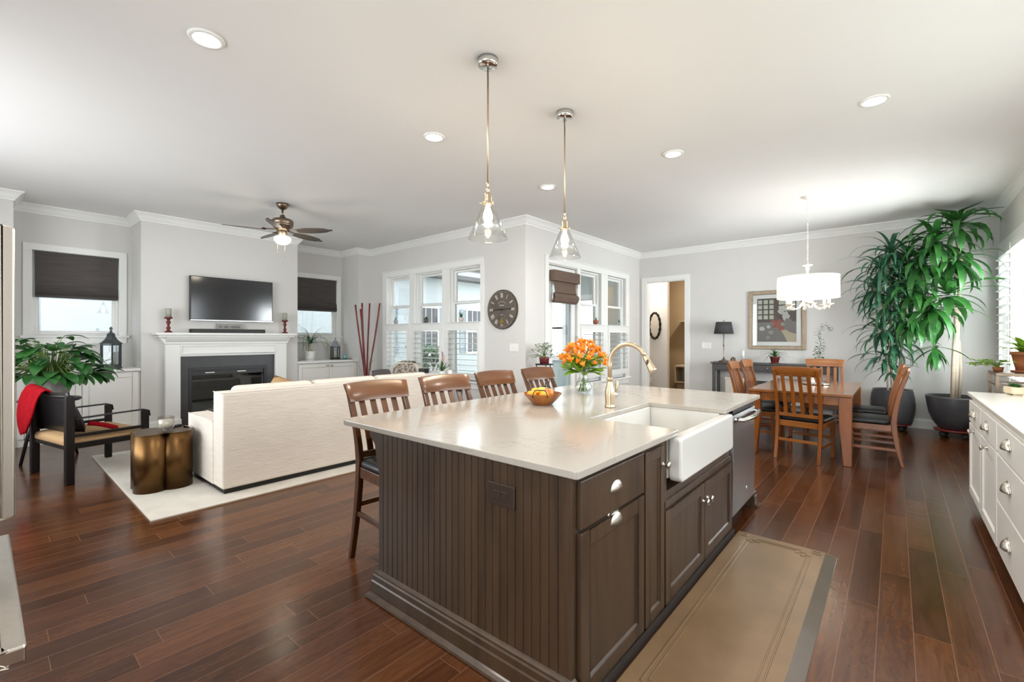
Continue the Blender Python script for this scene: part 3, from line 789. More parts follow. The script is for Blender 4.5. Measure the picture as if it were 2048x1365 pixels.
part('back_panel', MB().box(1.412, 2.10, 0, 4.098, 2.12, .882), I, t, world=True)
for x in (1.436, 1.99, 2.585, 3.19, 3.84): part('corbel', MB().prism([(2.12, .88), (2.24, .88), (2.24, .85), (2.19, .80), (2.165, .70), (2.135, .62), (2.12, .60)], x - .024, x + .024, 'x'), I, t, .003, world=True)
part('base_moulding', sweep(MB(), [(1.422, 2.12), (4.098, 2.12)], prof), I, t, world=True)
t = thing('island_end_panel', 'dark stained panel on the far end of the island past the dishwasher', 'panel', (4.13, 1.5, 0))
part('end_panel', MB().box(4.10, .90, 0, 4.16, 2.12, .882), I, t, .002, world=True)
part('base_moulding', sweep(MB(), [(4.10, 2.12), (4.16, 2.12), (4.16, .90), (4.10, .90)], prof), I, t, world=True)
# outlet
t = thing('outlet', 'dark brown double socket plate on the island beadboard', 'outlet', (1.386, 1.23, .745))
part('plate', MB().box(-.006, -.073, -.046, .002, .073, .046), M['outlet'], t, .003)
for s_ in (-1, 1):
    b = MB().box(-.009, s_ * .02 - .017, -.016, -.006, s_ * .02 + .017, .016); part('socket', b, M['outlet'], t, .003)
    for z in (-.006, .006): part('slot', MB().box(-.0096, s_ * .02 - .006, z - .0015, -.0088, s_ * .02 + .004, z + .0015), M['blackm'], t)
part('screw', MB().box(-.0075, -.003, -.003, -.006, .003, .003), M['blackm'], t)
# worktop
pl = [(2.345, .855), (2.345, 1.38), (3.19, 1.38), (3.19, .855)] + arc(4.197, .875, .02, -PI / 2, 0, 4) + arc(4.197, 2.46, .02, 0, PI / 2, 4) + arc(1.427, 2.42, .06, PI / 2, PI, 8) + arc(1.382, .870, .015, PI, 1.5 * PI, 4)
solo('countertop', MB().prism(pl, .884, .914), M['quartz'], 'cream veined quartz worktop on the kitchen island', 'countertop', bevel=.004, seg=3)
# farmhouse sink
t = thing('farmhouse_sink', 'white fireclay apron-front sink set into the island worktop', 'sink', (2.775, 1.1, .62))
part('apron', MB().prism(rrect(2.296, .648, 3.254, .880, [.02, .02, .035, .035], 6), .822, .893, 'y'), M['porc'], t, .014, 4, world=True)
b = MB()
b.box(2.30, .893, .66, 2.36, 1.42, .8835).box(3.19, .893, .66, 3.25, 1.42, .8835).box(2.36, 1.37, .66, 3.19, 1.42, .8835).box(2.36, .893, .655, 3.19, 1.37, .675)
part('basin', b, M['porc'], t, .008, 3, world=True)
part('drain', MB().lathe([(.001, .677), (.04, .677), (.043, .681), (.03, .680), (.001, .678)], (2.775, 1.15, 0), 20), M['chrome'], t, world=True)
# tap
t = thing('tap', 'champagne metal pull-down kitchen tap behind the sink', 'tap', (2.79, 1.487, .914))
part('body', MB().lathe([(.034, 0), (.036, .004), (.034, .012), (.030, .016), (.031, .022), (.030, .035), (.0325, .07), (.033, .10), (.030, .125), (.023, .15), (.0185, .17), (.0175, .185), (.023, .190), (.024, .196), (.019, .202), (.015, .206), (.001, .206)], (0, 0, 0), 24), M['gold'], t)
pts = [(0, 0, .20), (0, 0, .29)] + [(0, -.132 + .132 * math.cos(a), .30 + .132 * math.sin(a)) for a in [PI * .86 * i / 16 for i in range(17)]]
part('spout', MB().tube(pts, .0145, 12), M['gold'], t)
e = Vector(pts[-1]); dv = (Vector(pts[-1]) - Vector(pts[-2])).normalized()
rows = []; up = Vector((1, 0, 0)); sd = dv.cross(up)
for s_, r in ((0, .0155), (.006, .0175), (.03, .019), (.07, .0225), (.10, .027), (.108, .027), (.112, .024), (.112, .001)):
    c = e + dv * s_; rows.append([c + up * (r * math.cos(g)) + sd * (r * math.sin(g)) for g in [2 * PI * k / 16 for k in range(16)]])
hd = part('spray_head', MB().sheet(rows, True, 0, True), M['gold'], t)
c = e + dv * .05 - up * .019 * .8 + sd * 0
part('button', MB().ball(e + dv * .05 + Vector((-.017, -.0, .004)), (.006, .010, .020), 10, 6), M['outlet'], hd)
part('handle_hub', MB().tube([(.02, -.01, .085), (.045, -.022, .085), (.05, -.025, .085)], [.022, .022, .012], 14), M['chrome'], t)
part('lever', MB().tube([(.046, -.022, .095), (.05, -.024, .13), (.055, -.026, .165), (.052, -.025, .185)], [.0075, .008, .011, .006], 10), M['gold'], t)

# fruit bowl
bc = (2.606, 1.922, .914)
t = thing('fruit_bowl', 'wooden bowl with black wire handles on the island worktop', 'bowl', bc, .5)
part('bowl', MB().lathe([(.001, 0), (.066, 0), (.072, .006), (.105, .038), (.132, .070), (.141, .082), (.136, .082), (.126, .070), (.10, .042), (.06, .014), (.001, .012)], (0, 0, 0), 12, smooth=False), M['bowlw'], t, .002)
for s_ in (-1, 1):
    P = []
    for i in range(13):
        g = PI * i / 12; P.append((s_ * (.118 + .012 * math.sin(g)), .052 * math.cos(g), .062 + .052 * min(1, 1.25 * math.sin(g))))
    part('handle', MB().tube(P, .0035, 6), M['blackm'], t)
def fruit(name, label, cat, dx, dy, dz, r, m, grp=None, stem=False):
    f = thing(name, label, cat, (bc[0] + dx, bc[1] + dy, bc[2] + dz), random.uniform(0, 6), grp)
    pr = [(.001, -.86 * r), (.25 * r, -.93 * r), (.62 * r, -.78 * r), (.92 * r, -.3 * r), (r, .1 * r), (.88 * r, .52 * r), (.55 * r, .83 * r), (.25 * r, .86 * r), (.08 * r, .76 * r), (.001, .72 * r)]
    part('flesh', MB().lathe(pr, (0, 0, 0), 16), m, f)
    part('stem', MB().tube([(0, 0, .70 * r), (.003, 0, 1.0 * r)], .002, 5) if stem else MB().ball((0, 0, .78 * r), .004, 6, 4), M['bark'] if stem else M['stem'], f)
fruit('orange', 'small orange at the left rim of the wooden bowl', 'fruit', -.067, .048, .068, .034, M['lemon'], 'oranges in the wooden bowl')
fruit('orange', 'orange sitting highest in the wooden bowl', 'fruit', -.018, .050, .085, .034, M['lemon'], 'oranges in the wooden bowl')
fruit('orange', 'orange at the front of the wooden bowl, left of the red apple', 'fruit', -.024, -.032, .066, .036, M['lemon'], 'oranges in the wooden bowl')
fruit('apple', 'red and yellow apple by the front handle of the bowl', 'fruit', .044, -.022, .077, .038, M['apple'], None, True)
fruit('apple', 'yellow green apple behind the red apple in the bowl', 'fruit', .066, .054, .080, .038, M['green_apple'], None, True)

# vase of orange lilies
vc = (3.379, 2.053, .914)
t = thing('glass_vase', 'clear glass vase of water holding the orange flowers', 'vase', vc)
part('glass', MB().lathe([(.001, .002), (.045, .0), (.058, .01), (.073, .035), (.075, .055), (.066, .085), (.046, .115), (.037, .14), (.042, .165), (.056, .19), (.054, .19), (.040, .163), (.035, .14), (.044, .114), (.063, .085), (.072, .055), (.070, .036), (.055, .014), (.001, .010)], (0, 0, 0), 28), M['clear'], t)
part('water', MB().lathe([(.001, .012), (.054, .015), (.069, .036), (.071, .055), (.063, .084), (.048, .105), (.001, .105)], (0, 0, 0), 24), M['water'], t)
t = thing('flower_bouquet', 'bunch of orange alstroemeria flowers with lime leaves in the glass vase', 'flowers', vc)
rg = random.Random(5); st = MB(); lf = MB(); heads = []
for k in range(75):
    a = k * 2.39996; q = math.sqrt((k + .5) / 75); r = .215 * q
    z = .415 - .165 * q ** 2.2 + rg.uniform(-.022, .022)
    heads.append((Vector((r * math.cos(a), r * math.sin(a), z)), a, q))
for k in range(14):
    h, a, q = heads[k * 5]
    st.tube([(-.045 * math.cos(a) * q, -.045 * math.sin(a) * q, .014), (.0, .0, .145), tuple(h * .6 + Vector((0, 0, .10))), tuple(h)], .0035, 6)
for k in range(90):
    a = rg.uniform(0, 6.28); q = rg.uniform(.3, 1.6)
    p = Vector((.055 * q * math.cos(a), .055 * q * math.sin(a), rg.uniform(.17, .29)))
    lf.leaf(p, a + rg.uniform(-.3, .3), rg.uniform(.0, .75), rg.uniform(.12, .17), rg.uniform(.035, .05), rg.uniform(.3, .9), 6, .3, twist=rg.uniform(-1, 1))
part('stems', st, M['stem'], t); part('leaves', lf, M['leafl'], t, recalc=False)
fl = MB()
for k in range(6):
    fl.leaf((0, 0, 0), k * PI / 3, 1.25 - .25 * (k % 2), .052, .018 + .008 * (k % 2), 1.1, 5, .4)
for k in range(5): fl.tube([(0, 0, .004), (.008 * math.cos(k * 1.25), .008 * math.sin(k * 1.25), .03)], .001, 4)
first = None
for h, a, q in heads:
    if first is None:
        o = part('blossom', fl, M['orange'], t, recalc=False); first = o
    else:
        o = first.copy(); COL.objects.link(o); o.parent = t
    o.location = h
    o.rotation_euler = (q * .95 * -math.sin(a) + rg.uniform(-.3, .3), q * .95 * math.cos(a) + rg.uniform(-.3, .3), rg.uniform(0, 6))
    s_ = rg.uniform(.85, 1.15); o.scale = (s_, s_, s_)

# anti-fatigue mat
t = thing('kitchen_mat', 'brown embossed comfort mat on the floor along the island', 'mat', (2.55, .56, 0))
b = MB().prism([(.277, .002), (.277, .0), (.858, .0), (.858, .002), (.848, .016), (.340, .016), (.335, .0155)], 1.585, 3.497, 'x'); part('pad', b, M['vinyl'], t, .002, world=True)
b = MB().prism([(.276, .001), (.276, .003), (.337, .0168), (.337, .001)], 1.60, 3.482, 'x'); part('bevelled_edge', b, M['vinyl2'], t, .001, world=True)
e_ = MB()
def line(P, w=.006):
    for p, q in zip(P, P[1:]):
        x0, x1 = sorted((p[0], q[0])); y0, y1 = sorted((p[1], q[1])); e_.box(x0 - w / 2, y0 - w / 2, .0158, x1 + w / 2, y1 + w / 2, .0195)
X0, X1, Y0, Y1 = 1.60, 3.485, .345, .832
for o in (.055, .078):
    k = .06
    P = [(X0 + o + k, Y1 - o), (X1 - o - k, Y1 - o), (X1 - o - k, Y1 - o - k / 2), (X1 - o - k / 2, Y1 - o - k / 2), (X1 - o - k / 2, Y1 - o - k), (X1 - o, Y1 - o - k), (X1 - o, Y0 + o + k), (X1 - o - k / 2, Y0 + o + k), (X1 - o - k / 2, Y0 + o + k / 2), (X1 - o - k, Y0 + o + k / 2), (X1 - o - k, Y0 + o), (X0 + o + k, Y0 + o), (X0 + o + k, Y0 + o + k / 2), (X0 + o + k / 2, Y0 + o + k / 2), (X0 + o + k / 2, Y0 + o + k), (X0 + o, Y0 + o + k), (X0 + o, Y1 - o - k), (X0 + o + k / 2, Y1 - o - k), (X0 + o + k / 2, Y1 - o - k / 2), (X0 + o + k, Y1 - o - k / 2), (X0 + o + k, Y1 - o)]
    line(P)
for o, s_ in ((.012, .045), (.02, .03)):
    for x in (X0, X1 - 2 * o - s_):
        for y in (Y0, Y1 - 2 * o - s_): line([(x + o, y + o), (x + o + s_, y + o), (x + o + s_, y + o + s_), (x + o, y + o + s_), (x + o, y + o)], .004)
part('embossed_border', e_, M['vinyl'], t, .001, 1, world=True)

# ================================================================ white cabinets along the right wall
FW_ = lambda a, n, z: (a, -.49 + n, z)        # faces +Y
W = M['cab']
u = cabinet('base_cabinet', 'white cabinet with two drawers over two doors at the far end of the right run', 3.99, 5.33, FW_, .90, .63, .10, W)
for a0, a1, kx in ((4.67, 5.315, 4.99), (4.005, 4.655, 4.36)):
    b = MB(); wb(b, FW_, a0, 0, .705, a1, .02, .875); d = part('drawer', b, W, u, .003, world=True); part('cup_pull', cup_pull(lambda a, n, z: FW_(a, n + .02, z), kx, .775), M['nickel'], d, world=True, recalc=False, solid=.002)
for a0, a1, kx in ((4.67, 5.315, 5.27), (4.005, 4.655, 4.60)):
    kx = {5.27: 5.0, 4.60: 4.34}[kx]
    d = part('door', shaker(MB(), a0, a1, .115, .69, FW_), W, u, .002, world=True); part('knob', knob(lambda a, n, z: FW_(a, n + .02, z), kx, .655), M['nickel'], d, world=True)
u = cabinet('base_cabinet', 'white three-drawer cabinet nearest in the right-hand run', 3.10, 3.985, FW_, .90, .63, .10, W)
for z0, z1, pz in ((.705, .875, .785), (.425, .69, .555), (.115, .41, .245)):
    b = MB(); wb(b, FW_, 3.115, 0, z0, 3.97, .02, z1); d = part('drawer', b, W, u, .003, world=True); part('cup_pull', cup_pull(lambda a, n, z: FW_(a, n + .02, z), 3.60, pz), M['nickel'], d, world=True, recalc=False, solid=.002)
solo('countertop', MB().box(3.08, YR + .001, .902, 5.435, -.468, .932), M['white_quartz'], 'white worktop over the white cabinets on the right', 'countertop', bevel=.004, seg=3)

# fridge: its two big handles reach into the picture
t = thing('refrigerator', 'tall refrigerator with pale satin bar handles at the left edge', 'refrigerator', (-.4, 1.95, 0))
part('body', MB().box(-.76, 1.36, .05, -.04, 2.56, 1.85), M['applm'], t, .01, world=True)
d = part('door', MB().box(-.04, 1.37, .72, .0, 2.55, 1.84), M['applm'], t, .006, world=True)
b = MB().box(.045, 2.205, .80, .078, 2.245, 1.752).box(.0, 2.205, .80, .045, 2.245, .86).box(.0, 2.205, 1.69, .045, 2.245, 1.752); part('handle', b, M['applm'], d, .006, 3, world=True)
d = part('drawer', MB().box(-.04, 1.37, .08, .0, 2.55, .705), M['applm'], t, .006, world=True)
b = MB().box(.040, 1.565, .625, .074, 2.50, .665).box(.0, 1.565, .625, .040, 1.60, .665).box(.0, 2.465, .625, .040, 2.50, .665); part('handle', b, M['applm'], d, .006, 3, world=True)
# ================================================================ slat-back chairs
def chair(name, label, cat, hs, ht, w, d, foot_off, top_off, mw, mr, group, stool):
    """faces +y; back at -d/2; hs seat height, ht total"""
    t = thing(name, label, cat, (0, 0, 0), 0, group)
    yb = -d / 2
    def prof(z):                                        # rear post centre line
        if z <= hs: k = 1 - z / hs; return yb - foot_off * k ** 1.6
        k = (z - hs) / (ht - hs); return yb - top_off * k ** 1.5
    zs = [0, hs * .25, hs * .5, hs * .75, hs, hs + (ht - hs) * .2, hs + (ht - hs) * .4, hs + (ht - hs) * .6, hs + (ht - hs) * .8, ht - .03]
    xo = w / 2 - .035
    for s_ in (-1, 1):
        b = MB()
        wd = [.030, .034, .040, .046, .05, .046, .040, .036, .033, .030]
        A = [(prof(z) - k / 2, z) for z, k in zip(zs, wd)] + [(prof(z) + k / 2, z) for z, k in reversed(list(zip(zs, wd)))]
        b.prism(A, s_ * xo - .017, s_ * xo + .017, 'x')
        part('rear_leg', b, mw, t, .004)
        b = MB().bar((s_ * (w / 2 - .03), d / 2 - .02, hs - .05), (s_ * (w / 2 - .03), d / 2 + .0, 0), .042, .042, (0, 1, 0), w1=.030, h1=.030)
        part('front_leg', b, mw, t, .004)
    # top rail, gently curved in plan, wider than the posts
    hr = .105 if not stool else .115; rows = []
    for i in range(11):
        u = -1 + 2 * i / 10
        row = []
        for zz, tk, ex in ((ht - hr, .011, .93), (ht - hr * .5, .012, .97), (ht - .004, .011, 1.0)):
            cy = prof(zz) + .028 * (1 - u * u) * -1 + .022
            row.append((u * (w / 2) * ex, cy - tk, zz + (.010 * (1 - u * u) if zz > ht - .01 else 0)))
        for zz, tk, ex in ((ht - .004, .011, 1.0), (ht - hr * .5, .012, .97), (ht - hr, .011, .93)):
            cy = prof(zz) + .028 * (1 - u * u) * -1 + .022
            row.append((u * (w / 2) * ex, cy + tk, zz + (.010 * (1 - u * u) if zz > ht - .01 else 0)))
        rows.append(row)
    b = MB().sheet(rows, True, 0, True); b.add(rows[0], [tuple(range(6))]); b.add(rows[-1], [tuple(reversed(range(6)))])
    part('top_rail', b, mr, t, .003)
    zb = hs + .045
    for k in range(4):
        x = (-.3 + .2 * k) * (w - .07) * 1.0
        zz = [zb + (ht - hr + .015 - zb) * i / 6 for i in range(7)]
        cv = lambda z: prof(z) - .022 * (z - hs) / (ht - hs)
        A = [(cv(z) - .006, z) for z in zz] + [(cv(z) + .006, z) for z in reversed(zz)]
        part('back_slat', MB().prism(A, x - .019, x + .019, 'x'), mw, t, .002)
    b = MB().box(-xo + .017, prof(zb) - .012, hs + .02, xo - .017, prof(zb) + .012, hs + .06); part('lower_rail', b, mr, t, .003)
    b = MB()
    b.box(-w / 2 + .025, -d / 2 + .02, hs - .095, -w / 2 + .047, d / 2, hs - .03).box(w / 2 - .047, -d / 2 + .02, hs - .095, w / 2 - .025, d / 2, hs - .03)
    b.box(-w / 2 + .047, d / 2 - .03, hs - .095, w / 2 - .047, d / 2 - .008, hs - .03).box(-w / 2 + .05, -d / 2 + .005, hs - .095, w / 2 - .05, -d / 2 + .027, hs - .03)
    part('seat_frame', b, mr, t, .003)
    pl = rrect(-w / 2 + .012, -d / 2 + .026, w / 2 - .012, d / 2 + .022, .05, 6)
    rows = []
    for k, z in ((.94, -.03), (1.0, -.015), (1.0, .0), (.975, .014), (.88, .026), (.6, .034), (.25, .037), (.001, .038)):
        rows.append([(x * k, (y) * k, hs + z) for x, y in pl])
    b = MB().sheet(rows, True, 0, True); b.add(rows[0], [tuple(reversed(range(len(pl))))])
    part('seat_cushion', b, M['leather'], t)
    zst = .30 if stool else .17
    for s_ in (-1, 1): part('stretcher', MB().bar((s_ * (w / 2 - .035), prof(zst) + .01, zst), (s_ * (w / 2 - .035), d / 2 - .015, zst), .018, .030), mw, t, .002)
    part('stretcher', MB().bar((-w / 2 + .05, d / 2 - .012, zst - .07 if stool else zst + .06), (w / 2 - .05, d / 2 - .012, zst - .07 if stool else zst + .06), .018, .034), mr, t, .002)
    part('stretcher', MB().bar((-xo + .02, prof(zst), zst + .05), (xo - .02, prof(zst), zst + .05), .018, .030), mr, t, .002)
    return t
G = 'bar stools along the island'
s0 = chair('bar_stool', 'walnut slat-back stool at the near end of the island, its whole side visible', 'stool', .625, 1.098, .455, .34, .11, .175, M['stoolw'], M['stoolr'], G, True)
s0.location = (1.70, 2.335, 0); s0.rotation_euler = (0, 0, PI - .08)
dup(s0, (2.285, 2.345, 0), PI - .14, 'second bar stool from the near end, in front of the sofa end')
dup(s0, (2.885, 2.345, 0), PI - .05, 'third bar stool from the near end, below the wall clock')
dup(s0, (3.49, 2.335, 0), PI - .05, 'bar stool behind the fruit bowl, in front of the plant stand')

# ================================================================ dining set
t = thing('dining_table', 'honey oak dining table with square tapered legs', 'table', (6.92, .85, 0))
TX0, TX1, TY0, TY1 = 6.03, 7.82, .34, 1.36
part('tabletop', MB().prism([(TX0, TY0), (TX1, TY0), (TX1, TY1), (TX0, TY1)], .745, .775), M['oaktop'], t, .005, world=True)
b = MB().box(TX0 + .05, TY0 + .06, .645, TX1 - .05, TY0 + .085, .745).box(TX0 + .05, TY1 - .085, .645, TX1 - .05, TY1 - .06, .745).box(TX0 + .045, TY0 + .085, .645, TX0 + .07, TY1 - .085, .745).box(TX1 - .07, TY0 + .085, .645, TX1 - .045, TY1 - .085, .745)
part('apron', b, M['oakx'], t, .003, world=True)
for sx, x in ((1, TX0 + .015), (-1, TX1 - .015)):
    for sy, y in ((1, TY0 + .012), (-1, TY1 - .012)):
        b = MB(); w = .115; q = .075
        v = [(x, y, 0), (x + sx * q, y, 0), (x + sx * q, y + sy * q, 0), (x, y + sy * q, 0)]
        v += [(x, y, .45), (x + sx * w, y, .45), (x + sx * w, y + sy * w, .45), (x, y + sy * w, .45)]
        v += [(x, y, .745), (x + sx * w, y, .745), (x + sx * w, y + sy * w, .745), (x, y + sy * w, .745)]
        f = [(0, 1, 2, 3), (8, 9, 10, 11)] + [(i, (i + 1) % 4, 4 + (i + 1) % 4, 4 + i) for i in range(4)] + [(4 + i, 4 + (i + 1) % 4, 8 + (i + 1) % 4, 8 + i) for i in range(4)]
        b.add(v, f); part('leg', b, M['oak'], t, .005, world=True)
G = 'dining chairs'
c0 = chair('dining_chair', 'honey oak dining chair at the near end of the table, its back to us', 'chair', .465, 1.06, .50, .43, .075, .13, M['oak'], M['oakx'], G, False)
c0.location = (6.235, .80, 0); c0.rotation_euler = (0, 0, -PI / 2 - .16)
dup(c0, (8.02, .80, 0), PI / 2 + .05, 'honey oak dining chair at the far end of the table, facing us')
dup(c0, (6.80, 1.40, 0), PI + .02, 'dining chair pulled up on the console side, nearest the kitchen island')
dup(c0, (7.42, 1.38, 0), PI - .04, 'dining chair on the console side, second from the island')
dup(c0, (6.62, .225, 0), .0, 'dining chair seen in profile on the window side of the table')
dup(c0, (7.42, .26, 0), .03, 'dining chair hidden mostly behind the one seen in profile, by the ribbed pot')
# centrepiece
t = thing('serving_tray', 'small tray in the middle of the dining table', 'tray', (7.15, .80, .775))
part('tray', MB().lathe([(.001, 0), (.15, 0), (.165, .018), (.160, .018), (.148, .006), (.001, .006)], (0, 0, 0), 28), M['chrome'], t)
for s_ in (-1, 1): part('handle', MB().tube([(s_ * .155, .04, .014), (s_ * .19, .025, .03), (s_ * .19, -.025, .03), (s_ * .155, -.04, .014)], .005, 6), M['chrome'], t)
for dx, dy, m, lab in ((-.05, .03, M['chrome'], 'silver pepper shaker on the dining table tray'), (.05, -.03, M['redw'], 'red ceramic salt shaker on the dining table tray')):
    t = thing('shaker', lab, 'shaker', (7.15 + dx, .80 + dy, .781))
    part('body', MB().lathe([(.001, 0), (.026, 0), (.03, .02), (.024, .055), (.02, .06), (.001, .06)], (0, 0, 0), 14), m, t); part('cap', MB().lathe([(.02, .06), (.019, .075), (.01, .085), (.001, .087)], (0, 0, 0), 14), M['chrome'], t)

# ================================================================ lamps on the ceiling
def pendant(x, y, label):
    t = thing('pendant_light', label, 'pendant light', (x, y, 2.04), 0, 'glass cone pendants over the island')
    z = HC - 2.04
    part('canopy', MB().lathe([(.001, z - .05), (.055, z - .05), (.066, z - .044), (.068, z - .03), (.068, z), (.001, z)], (0, 0, 0), 24), M['chrome'], t)
    for a in (.8, 3.9): part('screw', MB().lathe([(.001, z - .062), (.005, z - .06), (.005, z - .05)], (.035 * math.cos(a), .035 * math.sin(a), 0), 8), M['chrome'], t)
    part('rod', MB().tube([(0, 0, z - .05), (0, 0, .36)], .006, 8), M['gold'], t)
    b = MB().lathe([(.009, .37), (.011, .355), (.007, .345), (.007, .335), (.014, .33), (.015, .318), (.009, .312), (.010, .30), (.02, .295), (.025, .285), (.025, .245), (.028, .238), (.037, .236), (.038, .225), (.001, .225)], (0, 0, 0), 18)
    part('socket', b, M['gold'], t)
    for k in range(3):
        a = k * 2.1 + .4; part('thumbscrew', MB().tube([(.036 * math.cos(a), .036 * math.sin(a), .231), (.056 * math.cos(a), .056 * math.sin(a), .231)], [.003, .005], 8), M['gold'], t)
    part('glass_cone', MB().lathe([(.033, .232), (.130, .0), (.128, .0), (.031, .230)], (0, 0, 0), 40, loop=True), M['clear'], t, label='clear glass cone')
    part('rim', MB().tube([(.129 * math.cos(k * PI / 20), .129 * math.sin(k * PI / 20), 0) for k in range(40)], .0022, 6, True), M['clear'], t)
    part('bulb', MB().lathe([(.012, .228), (.016, .20), (.029, .165), (.031, .14), (.024, .115), (.008, .102), (.001, .10)], (0, 0, 0), 16), M['bulb'], t)
    d = bpy.data.lights.new('pendant_glow', 'POINT'); d.energy = 7; d.color = (1, .82, .58); d.shadow_soft_size = .035
    o = bpy.data.objects.new('pendant_glow', d); COL.objects.link(o); o.parent = t; o.location = (0, 0, .06)
pendant(2.163, 2.04, 'glass cone pendant nearer to us, hanging over the near half of the island')
pendant(3.075, 2.045, 'glass cone pendant farther from us, in front of the nook wall')
def downlight(x, y, label, seen=True):
    if seen:
        t = thing('recessed_light', label, 'ceiling light', (x, y, HC - .012), 0, 'recessed ceiling lights')
        part('trim_ring', MB().lathe([(.072, .0), (.095, .002), (.098, .012), (.070, .012)], (0, 0, 0), 28, loop=True), M['trim'], t)
        part('lens', MB().lathe([(.001, .004), (.075, .004), (.075, .011), (.001, .011)], (0, 0, 0), 28), M['can'], t)
    d = bpy.data.lights.new('downlight', 'AREA'); d.shape = 'DISK'; d.size = .14; d.energy = 8; d.color = (1, .97, .93); d.spread = PI * .9
    o = bpy.data.objects.new('downlight', d); COL.objects.link(o); o.location = (x, y, HC - .02)
for x, y, lab in ((.90, 3.21, 'recessed downlight nearest us, at the top left over the living room edge'), (2.68, 3.20, 'recessed downlight left of the nearer pendant rod'), (4.46, 3.21, 'recessed downlight between the two pendants, farthest and smallest'),
                  (4.46, 1.68, 'recessed downlight right of the farther pendant'), (4.46, .12, 'recessed downlight at the upper right, above the white cabinets')):
    downlight(x, y, lab)
for x, y in ((.9, .1), (-1.2, .1), (.9, 1.7)): downlight(x, y, '', False)

# ceiling fan
FX, FY = 2.686, 6.386
t = thing('ceiling_fan', 'bronze five-blade ceiling fan with a lit globe', 'ceiling fan', (FX, FY, HC - .60))
part('canopy', MB().lathe([(.001, .52), (.03, .522), (.055, .54), (.075, .57), (.08, .60), (.001, .60)], (0, 0, 0), 24), M['fanm'], t)
part('downrod', MB().tube([(0, 0, .53), (0, 0, .42)], .013, 10), M['fanm'], t)
part('motor', MB().lathe([(.03, .44), (.035, .425), (.04, .40), (.09, .395), (.125, .38), (.138, .355), (.138, .335), (.128, .325), (.135, .315), (.132, .295), (.105, .265), (.095, .25), (.075, .235), (.055, .225), (.001, .225)], (0, 0, 0), 32), M['fanm'], t)
part('switch_housing', MB().lathe([(.055, .226), (.06, .21), (.055, .18), (.05, .15), (.001, .15)], (0, 0, 0), 24), M['gold'], t)
part('globe', MB().lathe([(.05, .155), (.095, .145), (.108, .125), (.10, .09), (.075, .06), (.04, .045), (.001, .04)], (0, 0, 0), 28), M['fanl'], t)
for k in range(5):
    a = math.radians(18 + 72 * k); R_ = Matrix.Rotation(a, 4, 'Z')
    ir = MB().bar((.10, 0, .245), (.20, 0, .238), .03, .012).bar((.20, 0, .238), (.25, 0, .238), .07, .008); ir.xf(R_); bi = part('blade_iron', ir, M['fanm'], t, .003)
    P = []
    for q in range(25):
        u = q / 24; P.append((.20 + .50 * u, .045 + .030 * math.sin(PI * min(1, u * 1.15)) ** .8 - (.055 * max(0, u - .85) / .15)))
    P = P + [(x, -y) for x, y in reversed(P)]
    bl = MB().prism(P, -.004, .004); bl.xf(Matrix.Translation((0, 0, .225)) @ Matrix.Rotation(math.radians(-13), 4, 'X')); bl.xf(R_)
    part('blade', bl, M['fanb'], t, .002)
for dx, dy, z0 in ((-.05, .03, -.06), (.05, .05, -.10)):
    part('pull_chain', MB().tube([(dx, dy, .16), (dx * 1.1, dy * 1.1, z0)], .0016, 5), M['gold'], t); part('pull_knob', MB().ball((dx * 1.1, dy * 1.1, z0 - .008), (.006, .006, .011), 8, 6), M['fanm'], t)
d = bpy.data.lights.new('fan_glow', 'POINT'); d.energy = 2.5; d.color = (1, .88, .68); d.shadow_soft_size = .09
o = bpy.data.objects.new('fan_glow', d); COL.objects.link(o); o.parent = t; o.location = (0, 0, -.02)

# chandelier
CX, CYY = 6.96, .867
t = thing('chandelier', 'white drum-shade chandelier with candle arms over the dining table', 'chandelier', (CX, CYY, 1.70))
z = HC - 1.70
part('canopy', MB().lathe([(.001, z - .03), (.04, z - .028), (.06, z - .012), (.064, z), (.001, z)], (0, 0, 0), 24), M['ivory'], t)
ch = MB(); zz = .66; k = 0
while zz < z - .05:
    P = []
    for q in range(10):
        g = 2 * PI * q / 10; u = .008 * math.cos(g)
        P.append((u if k % 2 else 0, 0 if k % 2 else u, zz + .014 + .016 * math.sin(g)))
    ch.tube(P, .0022, 5, True); zz += .024; k += 1
part('chain', ch, M['ivory'], t)
b = MB().lathe([(.001, .66), (.01, .655), (.016, .645), (.055, .635), (.06, .628), (.03, .615), (.014, .605), (.024, .590), (.026, .58), (.014, .565), (.011, .52), (.011, .30), (.018, .28), (.03, .25), (.022, .21), (.012, .19), (.05, .165), (.055, .155), (.03, .14), (.016, .13), (.02, .11), (.012, .095), (.001, .09)], (0, 0, 0), 20)
part('stem', b, M['ivory'], t)
part('drum_shade', MB().lathe([(.342, .485), (.347, .20), (.344, .20), (.339, .485)], (0, 0, 0), 56, loop=True), M['drum'], t)
for zz in (.203, .482): part('shade_ring', MB().tube([(.345 * math.cos(q * PI / 28), .345 * math.sin(q * PI / 28), zz) for q in range(56)], .004, 6, True), M['ivory'], t)
sp_ = MB()
for q in range(3):
    a = q * 2 * PI / 3; sp_.tube([(0, 0, .47), (.342 * math.cos(a), .342 * math.sin(a), .475)], .003, 5)
part('shade_spider', sp_, M['ivory'], t)
